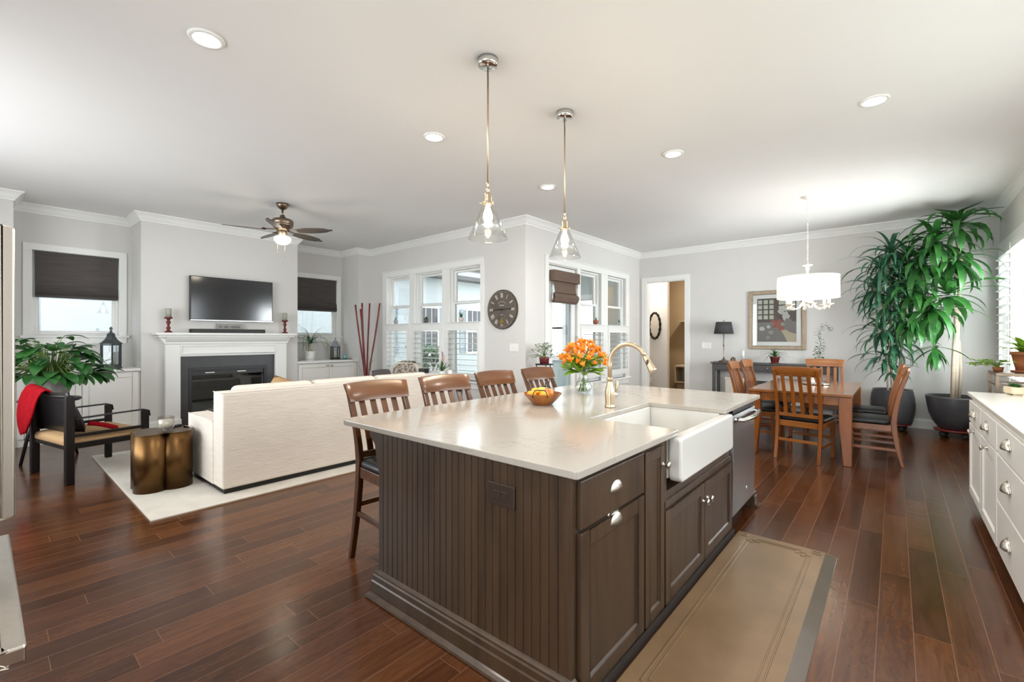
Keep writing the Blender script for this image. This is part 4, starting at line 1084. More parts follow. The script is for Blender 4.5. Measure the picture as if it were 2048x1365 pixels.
for q in range(6):
    a = q * PI / 3 + .3; c_, s_ = math.cos(a), math.sin(a)
    P = [(.02, .25), (.05, .17), (.10, .085), (.165, .06), (.215, .075), (.235, .105)]
    ar = part('arm', MB().tube([(r * c_, r * s_, h) for r, h in P], [.007, .008, .008, .008, .007, .006], 8), M['ivory'], t)
    part('candle_cup', MB().lathe([(.001, .06), (.008, .065), (.012, .085), (.007, .095), (.03, .108), (.055, .118), (.056, .122), (.02, .118), (.001, .118)], (.24 * c_, .24 * s_, 0), 16), M['ivory'], ar)
    part('candle_sleeve', MB().lathe([(.017, .118), (.017, .215), (.001, .215)], (.24 * c_, .24 * s_, 0), 12), M['ivory'], ar)
    part('bulb', MB().lathe([(.010, .215), (.016, .24), (.012, .265), (.001, .29)], (.24 * c_, .24 * s_, 0), 10), M['bulb'], ar)
d = bpy.data.lights.new('chandelier_glow', 'POINT'); d.energy = 3; d.color = (1, .90, .76); d.shadow_soft_size = .12
o = bpy.data.objects.new('chandelier_glow', d); COL.objects.link(o); o.parent = t; o.location = (0, 0, .36)
# ================================================================ fireplace wall
FB = lambda a, n, z: (a, YB - n, z)
t = thing('fireplace', 'white mantel fireplace with charcoal slate and black firebox', 'fireplace', (2.68, 8.3, 0))
b = MB()
wb(b, FB, 1.80, 0, 0, 1.99, .10, 1.30); wb(b, FB, 3.37, 0, 0, 3.56, .10, 1.30); wb(b, FB, 1.99, 0, 1.10, 3.37, .10, 1.30)
part('surround', b, M['trim'], t, .004, world=True)
b = MB(); ring(b, FB, 1.985, 1.135, 3.375, 1.275, .020, .10, .120); part('frieze_panel', b, M['trim'], t, .003, world=True)
b = MB(); wb(b, FB, 1.785, .0, 0, 2.0, .115, .15); wb(b, FB, 3.36, .0, 0, 3.575, .115, .15); part('plinth', b, M['trim'], t, .004, world=True)
pr = [(0, 1.285), (.105, 1.285), (.115, 1.30), (.115, 1.325), (.14, 1.34), (.165, 1.375), (.18, 1.405), (.195, 1.415), (.195, 1.43), (0, 1.43)]
b = MB(); sweep(b, [(3.56 + .0, YB), (3.56, YB - .0001), (1.80, YB - .0001), (1.80, YB)][1:3], pr)
wb(b, FB, 1.80 - .10, 0, 1.40, 3.56 + .10, .19, 1.43)
for x0, x1 in ((1.80, 1.70), (3.56, 3.66)):
    P = [(x0, 1.285), (x0 + (x1 - x0) * .1, 1.30), (x0 + (x1 - x0) * .35, 1.34), (x0 + (x1 - x0) * .8, 1.405), (x1, 1.415), (x1, 1.43), (x0, 1.43)]
    b.prism(P, YB - .12, YB, 'y')
part('cornice', b, M['trim'], t, .002, world=True)
b = MB(); wb(b, FB, 1.66, 0, 1.43, 3.70, .225, 1.465); part('mantel_shelf', b, M['trim'], t, .006, world=True)
b = MB(); wb(b, FB, 1.985, 0, 0, 2.12, .045, 1.105); wb(b, FB, 3.23, 0, 0, 3.375, .045, 1.105); wb(b, FB, 2.12, 0, .90, 3.23, .045, 1.105); part('slate_surround', b, M['slate'], t, .002, world=True)
b = MB(); ring(b, FB, 2.10, .02, 3.25, .915, .05, .0, .05); wb(b, FB, 2.15, -.01, .79, 3.2, .03, .87); wb(b, FB, 2.15, -.01, .06, 3.2, .03, .16); part('insert_frame', b, M['black'], t, .003, world=True)
b = MB()
for x in (2.33, 2.79): wb(b, FB, x, .03, .825, x + .13, .036, .838)
part('vent_slot', b, M['nickel'], t, world=True)
b = MB(); wb(b, FB, 2.15, .004, .16, 3.2, .010, .79); part('fire_glass', b, M['smoke'], t, world=True)
b = MB(); wb(b, FB, 2.13, -.45, .05, 3.22, -.43, .89); wb(b, FB, 2.12, -.45, .05, 2.14, -.12, .89); wb(b, FB, 3.21, -.45, .05, 3.23, -.12, .89); wb(b, FB, 2.12, -.45, .05, 3.23, -.12, .07); wb(b, FB, 2.12, -.45, .88, 3.23, -.12, .90)
part('firebox', b, M['blackm'], t, world=True)
b = MB()
for x0, y0, z0, x1, y1, z1, r in ((2.35, 8.55, .16, 2.95, 8.62, .18, .05), (2.45, 8.66, .17, 3.05, 8.60, .19, .05), (2.5, 8.52, .24, 2.85, 8.68, .30, .042), (2.9, 8.52, .22, 2.62, 8.68, .34, .04)):
    b.tube([(x0, y0, z0), ((x0 + x1) / 2 + .02, (y0 + y1) / 2, (z0 + z1) / 2 + .02), (x1, y1, z1)], [r, r * 1.05, r * .9], 10)
part('gas_logs', b, M['bark'], t, world=True)
# television
t = thing('television', 'wall-mounted flat black television above the mantel', 'television', (2.72, YB - .07, 1.66))
part('casing', MB().box(-.61, -.022, 0, .61, .03, .695), M['black'], t, .006)
part('screen', MB().box(-.595, -.026, .022, .595, -.021, .683), M['screen'], t)
part('wall_bracket', MB().box(-.15, .03, .2, .15, .07, .5), M['blackm'], t)
part('bezel_strip', MB().box(-.605, -.027, .0, .605, -.022, .014), M['steel'], t)
t = thing('soundbar', 'long black soundbar on the mantel shelf', 'soundbar', (2.64, YB - .12, 1.465))
part('body', MB().box(-.54, -.045, 0, .54, .04, .062), M['blackm'], t, .008); part('grille', MB().box(-.52, -.048, .008, .52, -.044, .054), M['lampsh'], t)
t = thing('word_sign', 'small whitewashed block sign with dark lettering behind the soundbar', 'sign', (2.675, YB - .035, 1.465))
part('block', MB().box(-.19, -.02, 0, .19, .02, .15), M['conc'], t, .004)
b = MB(); rg = random.Random(3); x = -.165
for wlen in (3, 4, 8):                                             # the lettering is too small to read: strokes of its size
    for k in range(wlen):
        b.box(x, -.0225, .085, x + .0045, -.0195, .113); b.box(x, -.0225, .109, x + .013, -.0195, .113)
        if k % 2: b.box(x + .0095, -.0225, .085, x + .013, -.0195, .113)
        else: b.box(x, -.0225, .085, x + .013, -.0195, .089)
        x += .0185
    x += .02
part('lettering', b, M['grey'], t)
def candlestick(x, label):
    t = thing('candlestick', label, 'candlestick', (x, YB - .115, 1.465), 0, 'red turned candlesticks on the mantel')
    part('stick', MB().lathe([(.001, 0), (.05, 0), (.052, .01), (.04, .02), (.022, .035), (.018, .05), (.03, .065), (.032, .075), (.018, .085), (.015, .11), (.02, .135), (.034, .155), (.022, .175), (.018, .19), (.03, .205), (.052, .215), (.054, .232), (.001, .232)], (0, 0, 0), 20), M['redw'], t)
    c = thing('candle', 'sage pillar candle on the ' + label.split(' red')[0].replace('left-hand', 'left') + ' candlestick', 'candle', (x, YB - .115, 1.697))
    part('wax', MB().lathe([(.001, 0), (.038, 0), (.038, .128), (.033, .132), (.012, .126), (.001, .126)], (0, 0, 0), 20), M['sage'], c); part('wick', MB().tube([(0, 0, .12), (.002, 0, .14)], .0015, 5), M['black'], c)
candlestick(1.835, 'left red turned candlestick on the mantel, beside the television')
candlestick(3.525, 'right red turned candlestick on the mantel, near the palm niche')
# built-in cabinets in the niches
def builtin(x0, x1, split, label, lab2):
    t = thing('built_in_cabinet', label, 'cabinet', ((x0 + x1) / 2, 8.6, 0))
    part('carcass', MB().box(x0, YB + .04, 0, x1, YM - .03, .90), M['cab'], t, .002, world=True)
    FC = lambda a, n, z: (a, YB + .04 - n, z)
    for a0, a1, kx in ((x0 + .03, split - .004, split - .045), (split + .004, x1 - .03, split + .045)):
        dd = part('door', shaker(MB(), a0, a1, .10, .885, FC), M['cab'], t, .002, world=True)
        part('knob', knob(lambda a, n, z: FC(a, n + .02, z), kx, .845), M['nickel'], dd, world=True)
    solo('cabinet_top', MB().box(x0, YB - .005, .905, x1, YM - .002, .945), M['trim'], lab2, 'countertop', bevel=.008, seg=3)
builtin(.284, 1.532, .908, 'white built-in cabinet left of the fireplace, behind the big leafy plant', 'white top of the left niche cabinet, under the lantern')
builtin(3.802, 5.038, 4.42, 'white built-in cabinet right of the fireplace with two doors', 'white top of the right niche cabinet, under the palm')
# roman shades
def roman(name, F, a0, a1, z0, z1, n, m, label, folds=4, rod=True, group=None):
    p = F((a0 + a1) / 2, n, z1); t = thing(name, label, 'window shade', (p[0], p[1], z0), 0, group)
    rows = []; zz = [z1, z1 - .2, z0 + .22, z0 + .17]; dd = [0, .004, .006, .012]
    for k in range(folds):
        h = .14 * (1 - k / folds); zz += [z0 + h, z0 + h * .65 + .004]; dd += [.035 + .006 * k, .018 + .004 * k]
    zz.append(z0); dd.append(.02)
    for zc, q in zip(zz, dd): rows.append([F(a0 + (a1 - a0) * i / 6, n + q + .004 * math.sin(i * 2.1), zc) for i in range(7)])
    part('fabric', MB().sheet(rows, False), m, t, world=True, solid=.006)
    b = MB(); wb(b, F, a0, n - .03, z1 - .035, a1, n + .01, z1); part('headrail', b, m, t, .002, world=True)
    b = MB(); wb(b, F, a0 + .01, n + .0, z0 - .004, a1 - .01, n + .012, z0 + .014); part('bottom_bar', b, m, t, .002, world=True)
    return t
roman('roman_shade', FM, .50, 1.372, 1.955, 2.592, .0, M['shade'], 'brown linen roman shade in the niche window left of the fireplace')
roman('roman_shade', FM, 4.03, 4.898, 1.935, 2.592, .0, M['shade'], 'brown linen roman shade in the niche window right of the fireplace')
t = thing('roman_shade', 'taupe roman shade with a boxed valance on the glazed nook door', 'window shade', (6.28, YN, 1.97))
b = MB(); wb(b, FN, 5.955, .005, 2.31, 6.72, .105, 2.485); part('valance', b, M['shade2'], t, .004, world=True)
rows = []
for zc, q, k in ((2.33, .05, 0), (2.24, .055, .012), (2.17, .06, .02), (2.13, .075, .012), (2.115, .05, .0), (2.10, .09, -.02), (2.06, .105, -.028), (2.0, .085, -.024), (1.965, .06, -.01)):
    rows.append([FN(6.0 + k + (.665 - 2 * k) * i / 6, q, zc) for i in range(7)])
part('fabric', MB().sheet(rows, False), M['shade2'], t, world=True, solid=.006)
rows = []
for zc, q, k in ((2.115, .055, -.01), (2.06, .07, -.024), (2.0, .055, -.02), (1.965, .03, -.008)): rows.append([FN(6.0 + k + (.665 - 2 * k) * i / 6, q, zc) for i in range(7)])
part('lower_folds', MB().sheet(rows, False), M['shade2'], t, world=True, solid=.02)

# ================================================================ living room
struct_rug = MB()
rp = [(.835, 4.26), (4.35, 4.26), (4.35, 7.12), (.85, 7.12)]
t = thing('area_rug', 'large cream rug under the sofa and side table', 'rug', (2.6, 5.7, 0))
part('pile', MB().prism(rp, .004, .016), M['rug'], t, .004, world=True); part('backing', MB().prism([(x * .999 + .002, y) for x, y in rp], 0, .004), M['tan'], t, world=True)
# sofa, seen from behind
t = thing('sofa', 'oatmeal linen sofa seen from behind', 'sofa', (2.75, 4.95, 0))
SX0, SX1 = 1.365, 4.02
RZ = .016
def slope(y0b, y1b, y0t, y1t, x0, x1, z0, z1): return MB().prism([(y0b, z0), (y1b, z0), (y1t, z1), (y0t, z1)], x0, x1, 'x')
part('base', MB().box(SX0 + .02, 4.47, .06, SX1 - .02, 5.40, .30), M['sofa'], t, .012, world=True)
part('backrest', slope(4.455, 4.70, 4.44, 4.70, SX0 + .004, SX1 - .004, .062, .905), M['sofa'], t, .018, 3, world=True)
for x0, x1 in ((SX0, SX0 + .17), (SX1 - .17, SX1)): part('armrest', MB().box(x0, 4.70, .062, x1, 5.44, .635), M['sofa'], t, .014, 3, world=True)
for k in range(3):
    x0 = SX0 + .18 + k * .766; x1 = x0 + .756
    part('seat_cushion', MB().box(x0, 4.72, .30, x1, 5.43, .46), M['sofa'], t, .03, 3, world=True)
    part('back_cushion', slope(4.72, 4.92, 4.705, 4.84, x0, x1, .46, .935), M['sofa'], t, .05, 4, world=True)
b = MB()
b.tube([(SX0 + .006, 4.446, .903), (SX1 - .006, 4.446, .903)], .005, 6).tube([(SX0 + .006, 4.447, .903), (SX0 + .006, 4.695, .903)], .005, 6).tube([(SX0 + .004, 4.70, .634), (SX0 + .004, 5.435, .634)], .005, 6).tube([(SX0 + .165, 4.70, .634), (SX0 + .165, 5.435, .634)], .005, 6)
part('piping', b, M['sofa'], t, world=True)
part('plinth', MB().box(SX0 + .03, 4.49, RZ, SX1 - .03, 5.38, .062), M['blackm'], t, world=True)  # matte black block painting in the shadow gap under the sofa
def pillow(name, label, c, w, h, d, rot, m):
    rows = []
    for i in range(11):
        v = -1 + 2 * i / 10; row = []
        for j in range(11):
            u = -1 + 2 * j / 10
            row.append((u * w / 2 * (1 - .06 * v * v), d / 2 * (max(0, (1 - u ** 4) * (1 - v ** 4))) ** .5, v * h / 2 * (1 - .06 * u * u)))
        rows.append(row)
    b = MB().sheet(rows); b.sheet([[(x, -y, z) for x, y, z in r] for r in rows])
    b.xf(Matrix.Translation(c) @ rot)
    return solo(name, b, m, label, 'pillow')
pillow('throw_pillow', 'tan throw pillow peeking over the sofa back in front of the mantel', (2.18, 5.07, .725), .44, .42, .14, Matrix.Rotation(-.35, 4, 'X') @ Matrix.Rotation(.5, 4, 'Y'), M['tan'])
# quatrefoil table
tc_ = (1.105, 5.20)
P = []
for q in range(96):
    a = 2 * PI * q / 96 + .62; k = (q * 4 / 96) % 1 * 2 - 1
    P.append(None)
P = []
for k in range(4):
    a = k * PI / 2 + PI / 4 - .09; cx, cy = .125 * math.cos(a), .125 * math.sin(a)
    for i in range(15):
        g = a - 1.72 + 3.44 * i / 14; P.append((cx + .132 * math.cos(g), cy + .132 * math.sin(g)))
t = thing('side_table', 'antique bronze quatrefoil drum table beside the sofa arm', 'side table', (*tc_, RZ))
part('drum', MB().prism(P, 0, .505, smooth=True), M['bronze'], t); part('tabletop', MB().prism([(x * .985, y * .985) for x, y in P], .505, .512), M['bronze'], t, .002)
t = thing('jar_candle', 'ivory candle in a footed glass jar on the bronze table', 'candle', (tc_[0] + .02, tc_[1] - .04, RZ + .512))
part('jar', MB().lathe([(.001, .022), (.055, .022), (.062, .035), (.064, .13), (.061, .13), (.058, .036), (.05, .03), (.001, .03)], (0, 0, 0), 24), M['clear'], t)
part('wax', MB().lathe([(.001, .032), (.056, .034), (.058, .10), (.03, .096), (.001, .096)], (0, 0, 0), 20), M['wax'], t)
for k in range(3): part('foot', MB().ball((.04 * math.cos(k * 2.1), .04 * math.sin(k * 2.1), .011), (.013, .013, .012), 10, 6), M['clear'], t)
solo('remote_control', MB().box(tc_[0] + .06, tc_[1] + .03, RZ + .512, tc_[0] + .11, tc_[1] + .20, RZ + .53).xf(Matrix.Translation((tc_[0] + .08, tc_[1] + .1, 0)) @ Matrix.Rotation(-1.1, 4, 'Z') @ Matrix.Translation((-tc_[0] - .08, -tc_[1] - .1, 0))), M['black'], 'black remote control on the bronze table behind the candle', 'remote control', bevel=.004)

# low armchair
AC = (.76, 6.42); AR = .215
t = thing('armchair', 'dark wooden low armchair with tan cushion and black leather sling back', 'armchair', (*AC, 0), AR)
# local: x forward, y left; legs at the corners
L_, Wd = .30, .42
E_ = M['ebony']
for sy in (-1, 1):
    part('rear_leg', MB().box(-L_ - .035, sy * Wd - .03, 0, -L_ + .03, sy * Wd + .03, .835), E_, t, .008)
    part('front_leg', MB().box(L_ - .03, sy * Wd - .025, .016, L_ + .03, sy * Wd + .025, .62), E_, t, .008)
    part('armrest', MB().tube([(-L_ + .02, sy * Wd, .615), (0, sy * Wd, .625), (L_ - .02, sy * Wd, .632), (L_ + .03, sy * Wd, .615), (L_ + .038, sy * Wd, .56)], .028, 8, flat=.32), M['leather'], t)
    part('side_rail', MB().box(-L_, sy * Wd - .014, .33, L_, sy * Wd + .014, .385), E_, t, .004)
    part('side_stretcher', MB().box(-L_, sy * Wd - .012, .44, L_, sy * Wd + .012, .47), E_, t, .004)
part('cross_rail', MB().box(-L_ - .015, -Wd, .32, -L_ + .015, Wd, .36).box(L_ - .015, -Wd, .33, L_ + .015, Wd, .385), E_, t, .004)
rows = []
for k, z in ((.96, .35), (1, .37), (1, .40), (.97, .425), (.85, .44), (.4, .447), (.001, .448)): rows.append([(x * k, y * k, z) for x, y in rrect(-L_ - .02, -Wd + .02, L_ + .02, Wd - .02, .04, 4)])
b = MB().sheet(rows, True, 0, True); b.add(rows[0], [tuple(reversed(range(len(rows[0]))))])
part('seat_cushion', b, M['tan'], t)
rows = []
for z, q in ((.85, 0), (.76, .015), (.66, .03), (.58, .045), (.50, .06), (.45, .075)):
    rows.append([(-L_ - .005 + q * math.cos(u * PI / 2) + (.01 if z < .8 else 0), u * (Wd - .01), z + .02 * u * u) for u in [-1 + i / 5 for i in range(11)]])
part('sling_back', MB().sheet(rows), M['leather'], t, solid=.014)
b = MB().tube([(-L_, -Wd, .83), (-L_ + .0, 0, .81), (-L_, Wd, .83)], .016, 8); part('back_bar', b, E_, t)
pw = thing('seat_pillow', 'black leather pillow leaning in the low armchair', 'pillow', (AC[0] - .1, AC[1] - .02, .445), AR)
b = MB()
for sgn in (1, -1):
    rows = []
    for i in range(9):
        v = -1 + i / 4; rows.append([(sgn * .06 * (max(0, (1 - u ** 4) * (1 - v ** 4))) ** .5 - .10 * (v + 1) / 2 * 1.2 - .02, u * .22, .165 + v * .165) for u in [-1 + j / 4 for j in range(9)]])
    b.sheet(rows)
part('cover', b, M['leather'], pw)
# red throw over the back of the armchair
def cloth(P, nu, nv, wr):
    """a draped strip: P is a list of (centre, half width vector) stations"""
    rows = []
    for i, (c, hw) in enumerate(P):
        c = Vector(c); hw = Vector(hw)
        rows.append([c + hw * (-1 + 2 * j / nu) + Vector((math.sin(i * 1.1 + j * 1.7), math.cos(i * .8 + j * 1.3), math.sin(j * 2.1 + i * .6))) * wr for j in range(nu + 1)])
    return MB().sheet(rows)
R_ = Matrix.Translation((*AC, 0)) @ Matrix.Rotation(AR, 4, 'Z')
st_ = [((-.16, .12, .57), (0, .10, .02)), ((-.22, .14, .70), (0, .13, .02)), ((-.275, .17, .83), (0, .17, .03)), ((-.31, .22, .90), (0, .21, .02)), ((-.365, .25, .885), (0, .23, .02)), ((-.395, .28, .76), (0, .22, .01)), ((-.40, .30, .66), (0, .20, .0)), ((-.405, .33, .56), (0, .165, -.01)), ((-.40, .35, .47), (0, .11, -.02)), ((-.40, .35, .42), (0, .07, -.02))]
b = cloth(st_, 10, 0, .008); b.xf(R_)
solo('throw_blanket', b, M['red'], 'bright red fleece throw draped over the back of the low armchair', 'blanket', solid=.022, subd=1)
b = cloth([((-.13, -.30, .54), (.03, .05, .01)), ((-.07, -.315, .535), (.03, .06, .0)), ((0, -.33, .505), (.03, .055, .0)), ((.07, -.34, .475), (.02, .045, .0)), ((.10, -.345, .462), (.01, .03, 0))], 6, 0, .006); b.xf(R_)
solo('scarf', b, M['red'], 'red knitted scarf lying on the tan armchair seat', 'scarf', solid=.03, subd=1)

# peace lily on a black stand
PX, PY = .53, 7.36
t = thing('plant_stand', 'round black splay-legged stand under the big leafy plant', 'plant stand', (PX, PY, 0))
part('top', MB().lathe([(.001, .665), (.25, .665), (.262, .678), (.262, .692), (.25, .70), (.001, .70)], (0, 0, 0), 32), M['black'], t)
for k in range(4):
    a = k * PI / 2 + .5; part('leg', MB().tube([(.13 * math.cos(a), .13 * math.sin(a), .67), (.27 * math.cos(a), .27 * math.sin(a), 0)], [.02, .014], 8), M['black'], t)
part('shelf_ring', MB().tube([(.20 * math.cos(k * PI / 12), .20 * math.sin(k * PI / 12), .26) for k in range(24)], .011, 6, True), M['black'], t)
t = thing('potted_peace_lily', 'large leafy green plant in a whitewashed fluted pot left of the fireplace', 'potted plant', (PX, PY, .70))
part('pot', MB().lathe([(.001, 0), (.135, 0), (.145, .02), (.175, .12), (.205, .225), (.215, .24), (.205, .245), (.19, .235), (.001, .225)], (0, 0, 0), 48, wob=lambda a, k: 1 + .02 * math.cos(a * 12)), M['conc'], t)
part('soil', MB().lathe([(.001, .24), (.19, .232)], (0, 0, 0), 20), M['soil'], t, recalc=False)
rg = random.Random(11); st = MB(); lf = MB()
for k in range(150):
    a = k * 2.39996 + rg.uniform(-.3, .3); q = math.sqrt((k + 1) / 150)
    r = .08 + .36 * q * rg.uniform(.8, 1.1); zt = .66 - .50 * q ** 1.6 + rg.uniform(-.05, .06)
    p0 = Vector((.06 * math.cos(a), .06 * math.sin(a), .23)); p2 = Vector((r * math.cos(a), r * math.sin(a), max(.27, zt))); p1 = (p0 + p2) / 2 + Vector((0, 0, .10 + .10 * (1 - q)))
    st.tube([p0, p1, p2], [.005, .004, .003], 5)
    lf.leaf(p2, a + rg.uniform(-.5, .5), rg.uniform(-.1, .55) - .25 * q, rg.uniform(.19, .27), rg.uniform(.095, .135), rg.uniform(.9, 1.6), 7, .22, twist=rg.uniform(-.5, .5))
part('stems', st, M['stem'], t); part('leaves', lf, M['leafd'], t, recalc=False)

def lantern(loc, s, label, dark, roofm, cand):
    t = thing('lantern', label, 'lantern', loc, .5)
    w = .095 * s; h = .30 * s; k6 = 6
    ring6 = lambda r, z: [(r * math.cos(2 * PI * i / k6), r * math.sin(2 * PI * i / k6), z) for i in range(k6)]
    part('base', MB().lathe([(.001, 0), (w * 1.18, 0), (w * 1.18, .02 * s), (w * 1.05, .03 * s), (.001, .03 * s)], (0, 0, 0), 6, smooth=False), dark, t)
    fr = MB()
    for x, y, z in ring6(w * 1.03, 0): fr.bar((x, y, .03 * s), (x, y, h), .012 * s, .012 * s)
    for z in (.04 * s, h - .01 * s):
        q = ring6(w * 1.03, z)
        for i in range(6): fr.bar(q[i], q[(i + 1) % 6], .012 * s, .014 * s)
    part('frame', fr, dark, t)
    part('glass', MB().lathe([(w, .03 * s), (w, h), (w * .98, h), (w * .98, .03 * s)], (0, 0, 0), 6, smooth=False, loop=True), M['smoke'], t, recalc=False)
    part('roof', MB().lathe([(w * 1.25, h), (w * 1.2, h + .012 * s), (w * .95, h + .03 * s), (w * .68, h + .055 * s), (w * .52, h + .085 * s), (w * .42, h + .105 * s), (w * .5, h + .108 * s), (w * .36, h + .13 * s), (w * .12, h + .145 * s), (.001, h + .15 * s)], (0, 0, 0), 6, smooth=False), roofm, t)
    part('finial', MB().lathe([(.006 * s, h + .145 * s), (.015 * s, h + .16 * s), (.006 * s, h + .17 * s), (.018 * s, h + .185 * s), (.012 * s, h + .2 * s), (.001, h + .21 * s)], (0, 0, 0), 10), roofm, t)
    c = thing('candle', cand, 'candle', (loc[0], loc[1], loc[2] + .031 * s))
    part('wax', MB().lathe([(.001, 0), (.04 * s, 0), (.04 * s, .17 * s), (.001, .165 * s)], (0, 0, 0), 18), M['wax'], c); part('wick', MB().tube([(0, 0, .16 * s), (0, 0, .185 * s)], .0015, 5), M['black'], c)
lantern((1.225, 8.56, .945), 1.18, 'pewter lantern on the left niche cabinet', M['pewter'], M['pewter'], 'ivory pillar candle inside the pewter lantern')
lantern((4.70, 8.70, .945), .88, 'black lantern with a grey roof in the right niche', M['black'], M['shut'], 'ivory pillar candle inside the black lantern')
t = thing('ponytail_palm', 'ponytail palm in a white pot on the right niche cabinet', 'potted plant', (4.14, 8.62, .945))
part('pot', MB().lathe([(.001, .012), (.07, .012), (.085, .03), (.098, .17), (.10, .185), (.092, .185), (.088, .17), (.001, .165)], (0, 0, 0), 28), M['whitepot'], t)
part('saucer', MB().lathe([(.001, 0), (.10, 0), (.118, .018), (.112, .018), (.095, .006), (.001, .006)], (0, 0, 0), 28), M['whitepot'], t)
part('trunk', MB().lathe([(.035, .165), (.04, .19), (.025, .23), (.018, .28), (.02, .33), (.001, .34)], (0, 0, 0), 12), M['bark'], t)
rg = random.Random(4); lf = MB()
for k in range(70): lf.leaf((0, 0, .32), rg.uniform(0, 6.28), rg.uniform(.25, 1.45), rg.uniform(.42, .72), .014, rg.uniform(1.8, 3.2), 9, .2, prof=lambda t_: 1 - .8 * t_)
lf.v = [(max(x, 3.815 - 4.14), min(y, .36), z) for x, y, z in lf.v]
part('leaves', lf, M['leafd'], t, recalc=False)
t = thing('jar_candle', 'teal jar candle in front of the black lantern', 'candle', (4.87, 8.62, .957)); part('wax', MB().lathe([(.001, 0), (.036, 0), (.038, .075), (.001, .07)], (0, 0, 0), 20), M['teal'], t); part('wick', MB().tube([(0, 0, .065), (0, 0, .085)], .0015, 5), M['black'], t)
solo('tablet', MB().box(4.80, 8.54, .9455, 4.98, 8.68, .956), M['black'], 'flat black tablet under the teal candle', 'tablet', bevel=.003)

# tall vase of red canes
VX, VY = 4.90, 7.88
t = thing('floor_vase', 'tall smoky brown glass floor vase in the corner holding red canes', 'vase', (VX, VY, 0))
part('vase', MB().lathe([(.001, 0), (.10, 0), (.13, .03), (.17, .15), (.19, .30), (.18, .43), (.13, .52), (.075, .565), (.065, .60), (.08, .63), (.074, .63), (.058, .60), (.068, .565), (.12, .515), (.17, .43), (.18, .30), (.16, .15), (.12, .04), (.001, .03)], (0, 0, 0), 28), surf('smoky_glass_glaze', (.085, .075, .045), (.13, .105, .06), 4, rough=.12, coat=.5), t)
for k, (dx, dy, zt) in enumerate(((-.21, .16, 2.03), (-.15, -.02, 2.06), (.16, .08, 2.07), (.31, -.14, 2.07), (-.10, .12, 1.95))):
    b = MB().tube([(VX + dx * q * (1 - .2 * q) + .01 * math.sin(5 * q + k) - dx * .12, VY + dy * q - dy * .12, .12 + (zt - .12) * q) for q in [i / 9 for i in range(10)]], [.015 + (.002 if i % 2 else 0) for i in range(10)], 8)
    solo('cane', b, M['bamboo'], ['red cane leaning farthest left in the corner vase', 'straight red cane second from the left in the corner vase', 'red cane nearly upright on the right of the corner vase', 'red cane leaning farthest right in the corner vase, over the window', 'shorter red cane at the back of the corner vase'][k], 'cane', 'red canes in the corner vase')
rg = random.Random(9); b = MB()
for k in range(7):
    a = rg.uniform(0, 6.28); P = [(VX, VY, .3)]; x, y, z = VX + .04 * math.cos(a), VY + .04 * math.sin(a), .62
    for i in range(6): P.append((x, y, z)); x += .05 * math.cos(a) + rg.uniform(-.03, .03); y += .05 * math.sin(a) + rg.uniform(-.03, .03); z += rg.uniform(.0, .13)
    b.tube(P, .0035, 4)
    for p in P[2:]:
        b.leaf(p, rg.uniform(0, 6.28), .4, .05, .018, .6, 2)
solo('dried_twigs', b, M['bark'], 'curly brown dried twigs among the red canes', 'twigs', recalc=False)
# ================================================================ window-side things in the living room
t = thing('sofa_table', 'narrow white-topped table with black legs behind the sofa by the window', 'table', (4.74, 5.62, .016))
part('tabletop', MB().box(-.17, -.46, .765, .17, .46, .79), M['trim'], t, .004)
part('shelf', MB().box(-.15, -.43, .25, .15, .43, .27), M['blackm'], t, .003)
for sx in (-1, 1):
    for sy in (-1, 1): part('leg', MB().box(sx * .14, sy * .42, 0, sx * .165, sy * .445, .765), M['blackm'], t, .002)
t = thing('potted_aloe', 'spiky green aloe in a small white pot by the flag on the narrow table', 'potted plant', (4.72, 5.44, .806))
part('pot', MB().lathe([(.001, 0), (.04, 0), (.052, .06), (.048, .06), (.001, .05)], (0, 0, 0), 18), M['whitepot'], t)
rg = random.Random(2); lf = MB()
for k in range(26): lf.leaf((0, 0, .05), k * 2.4, rg.uniform(.35, 1.5), rg.uniform(.12, .24), .026, rg.uniform(-.2, .5), 4, .5, prof=lambda q: 1 - .9 * q)
part('leaves', lf, M['leafg'], t, recalc=False)
t = thing('flag', 'small United States flag on a stick in the aloe pot', 'flag', (4.70, 5.40, .85))
part('stick', MB().tube([(0, 0, 0), (.0, .03, .34)], .003, 6), M['tan'], t)
fb = MB()
def fpt(u, v): return (.012 * math.sin(u * 6), .028 - .0 - u * .075 - v * .01, .325 - v * .115 - u * .075)
for k in range(13):
    for i in range(8):
        u0, u1 = i / 8, (i + 1) / 8; v0, v1 = k / 13, (k + 1) / 13
        fb.add([fpt(u0, v0), fpt(u1, v0), fpt(u1, v1), fpt(u0, v1)], [(0, 1, 2, 3)], False, 2 if (k < 7 and i < 4) else k % 2)
for r in range(5):
    for c in range(6):
        u, v = .04 + c * .075, .05 + r * .1; x, y, z = fpt(u, v)
        fb.box(x - .0018, y - .0022, z - .0022, x + .0018, y + .0022, z + .0022, 1)
part('cloth', fb, [surf('flag_red', (.50, .03, .04), rough=.8), surf('flag_white', (.80, .79, .77), rough=.8), surf('flag_blue', (.03, .045, .14), rough=.8)], t, recalc=False)
t = thing('candle', 'white pillar candle on the narrow table beside the aloe', 'candle', (4.72, 5.26, .806)); part('wax', MB().lathe([(.001, 0), (.035, 0), (.035, .085), (.001, .082)], (0, 0, 0), 18), M['whitepot'], t); part('wick', MB().tube([(0, 0, .08), (0, 0, .098)], .0015, 5), M['black'], t)
t = thing('speaker', 'small black box speaker on the narrow table by the window', 'speaker', (4.76, 5.95, .806)); part('box', MB().box(-.05, -.075, 0, .05, .075, .075), M['black'], t, .006); part('grille', MB().box(-.054, -.065, .01, -.049, .065, .065), M['lampsh'], t)
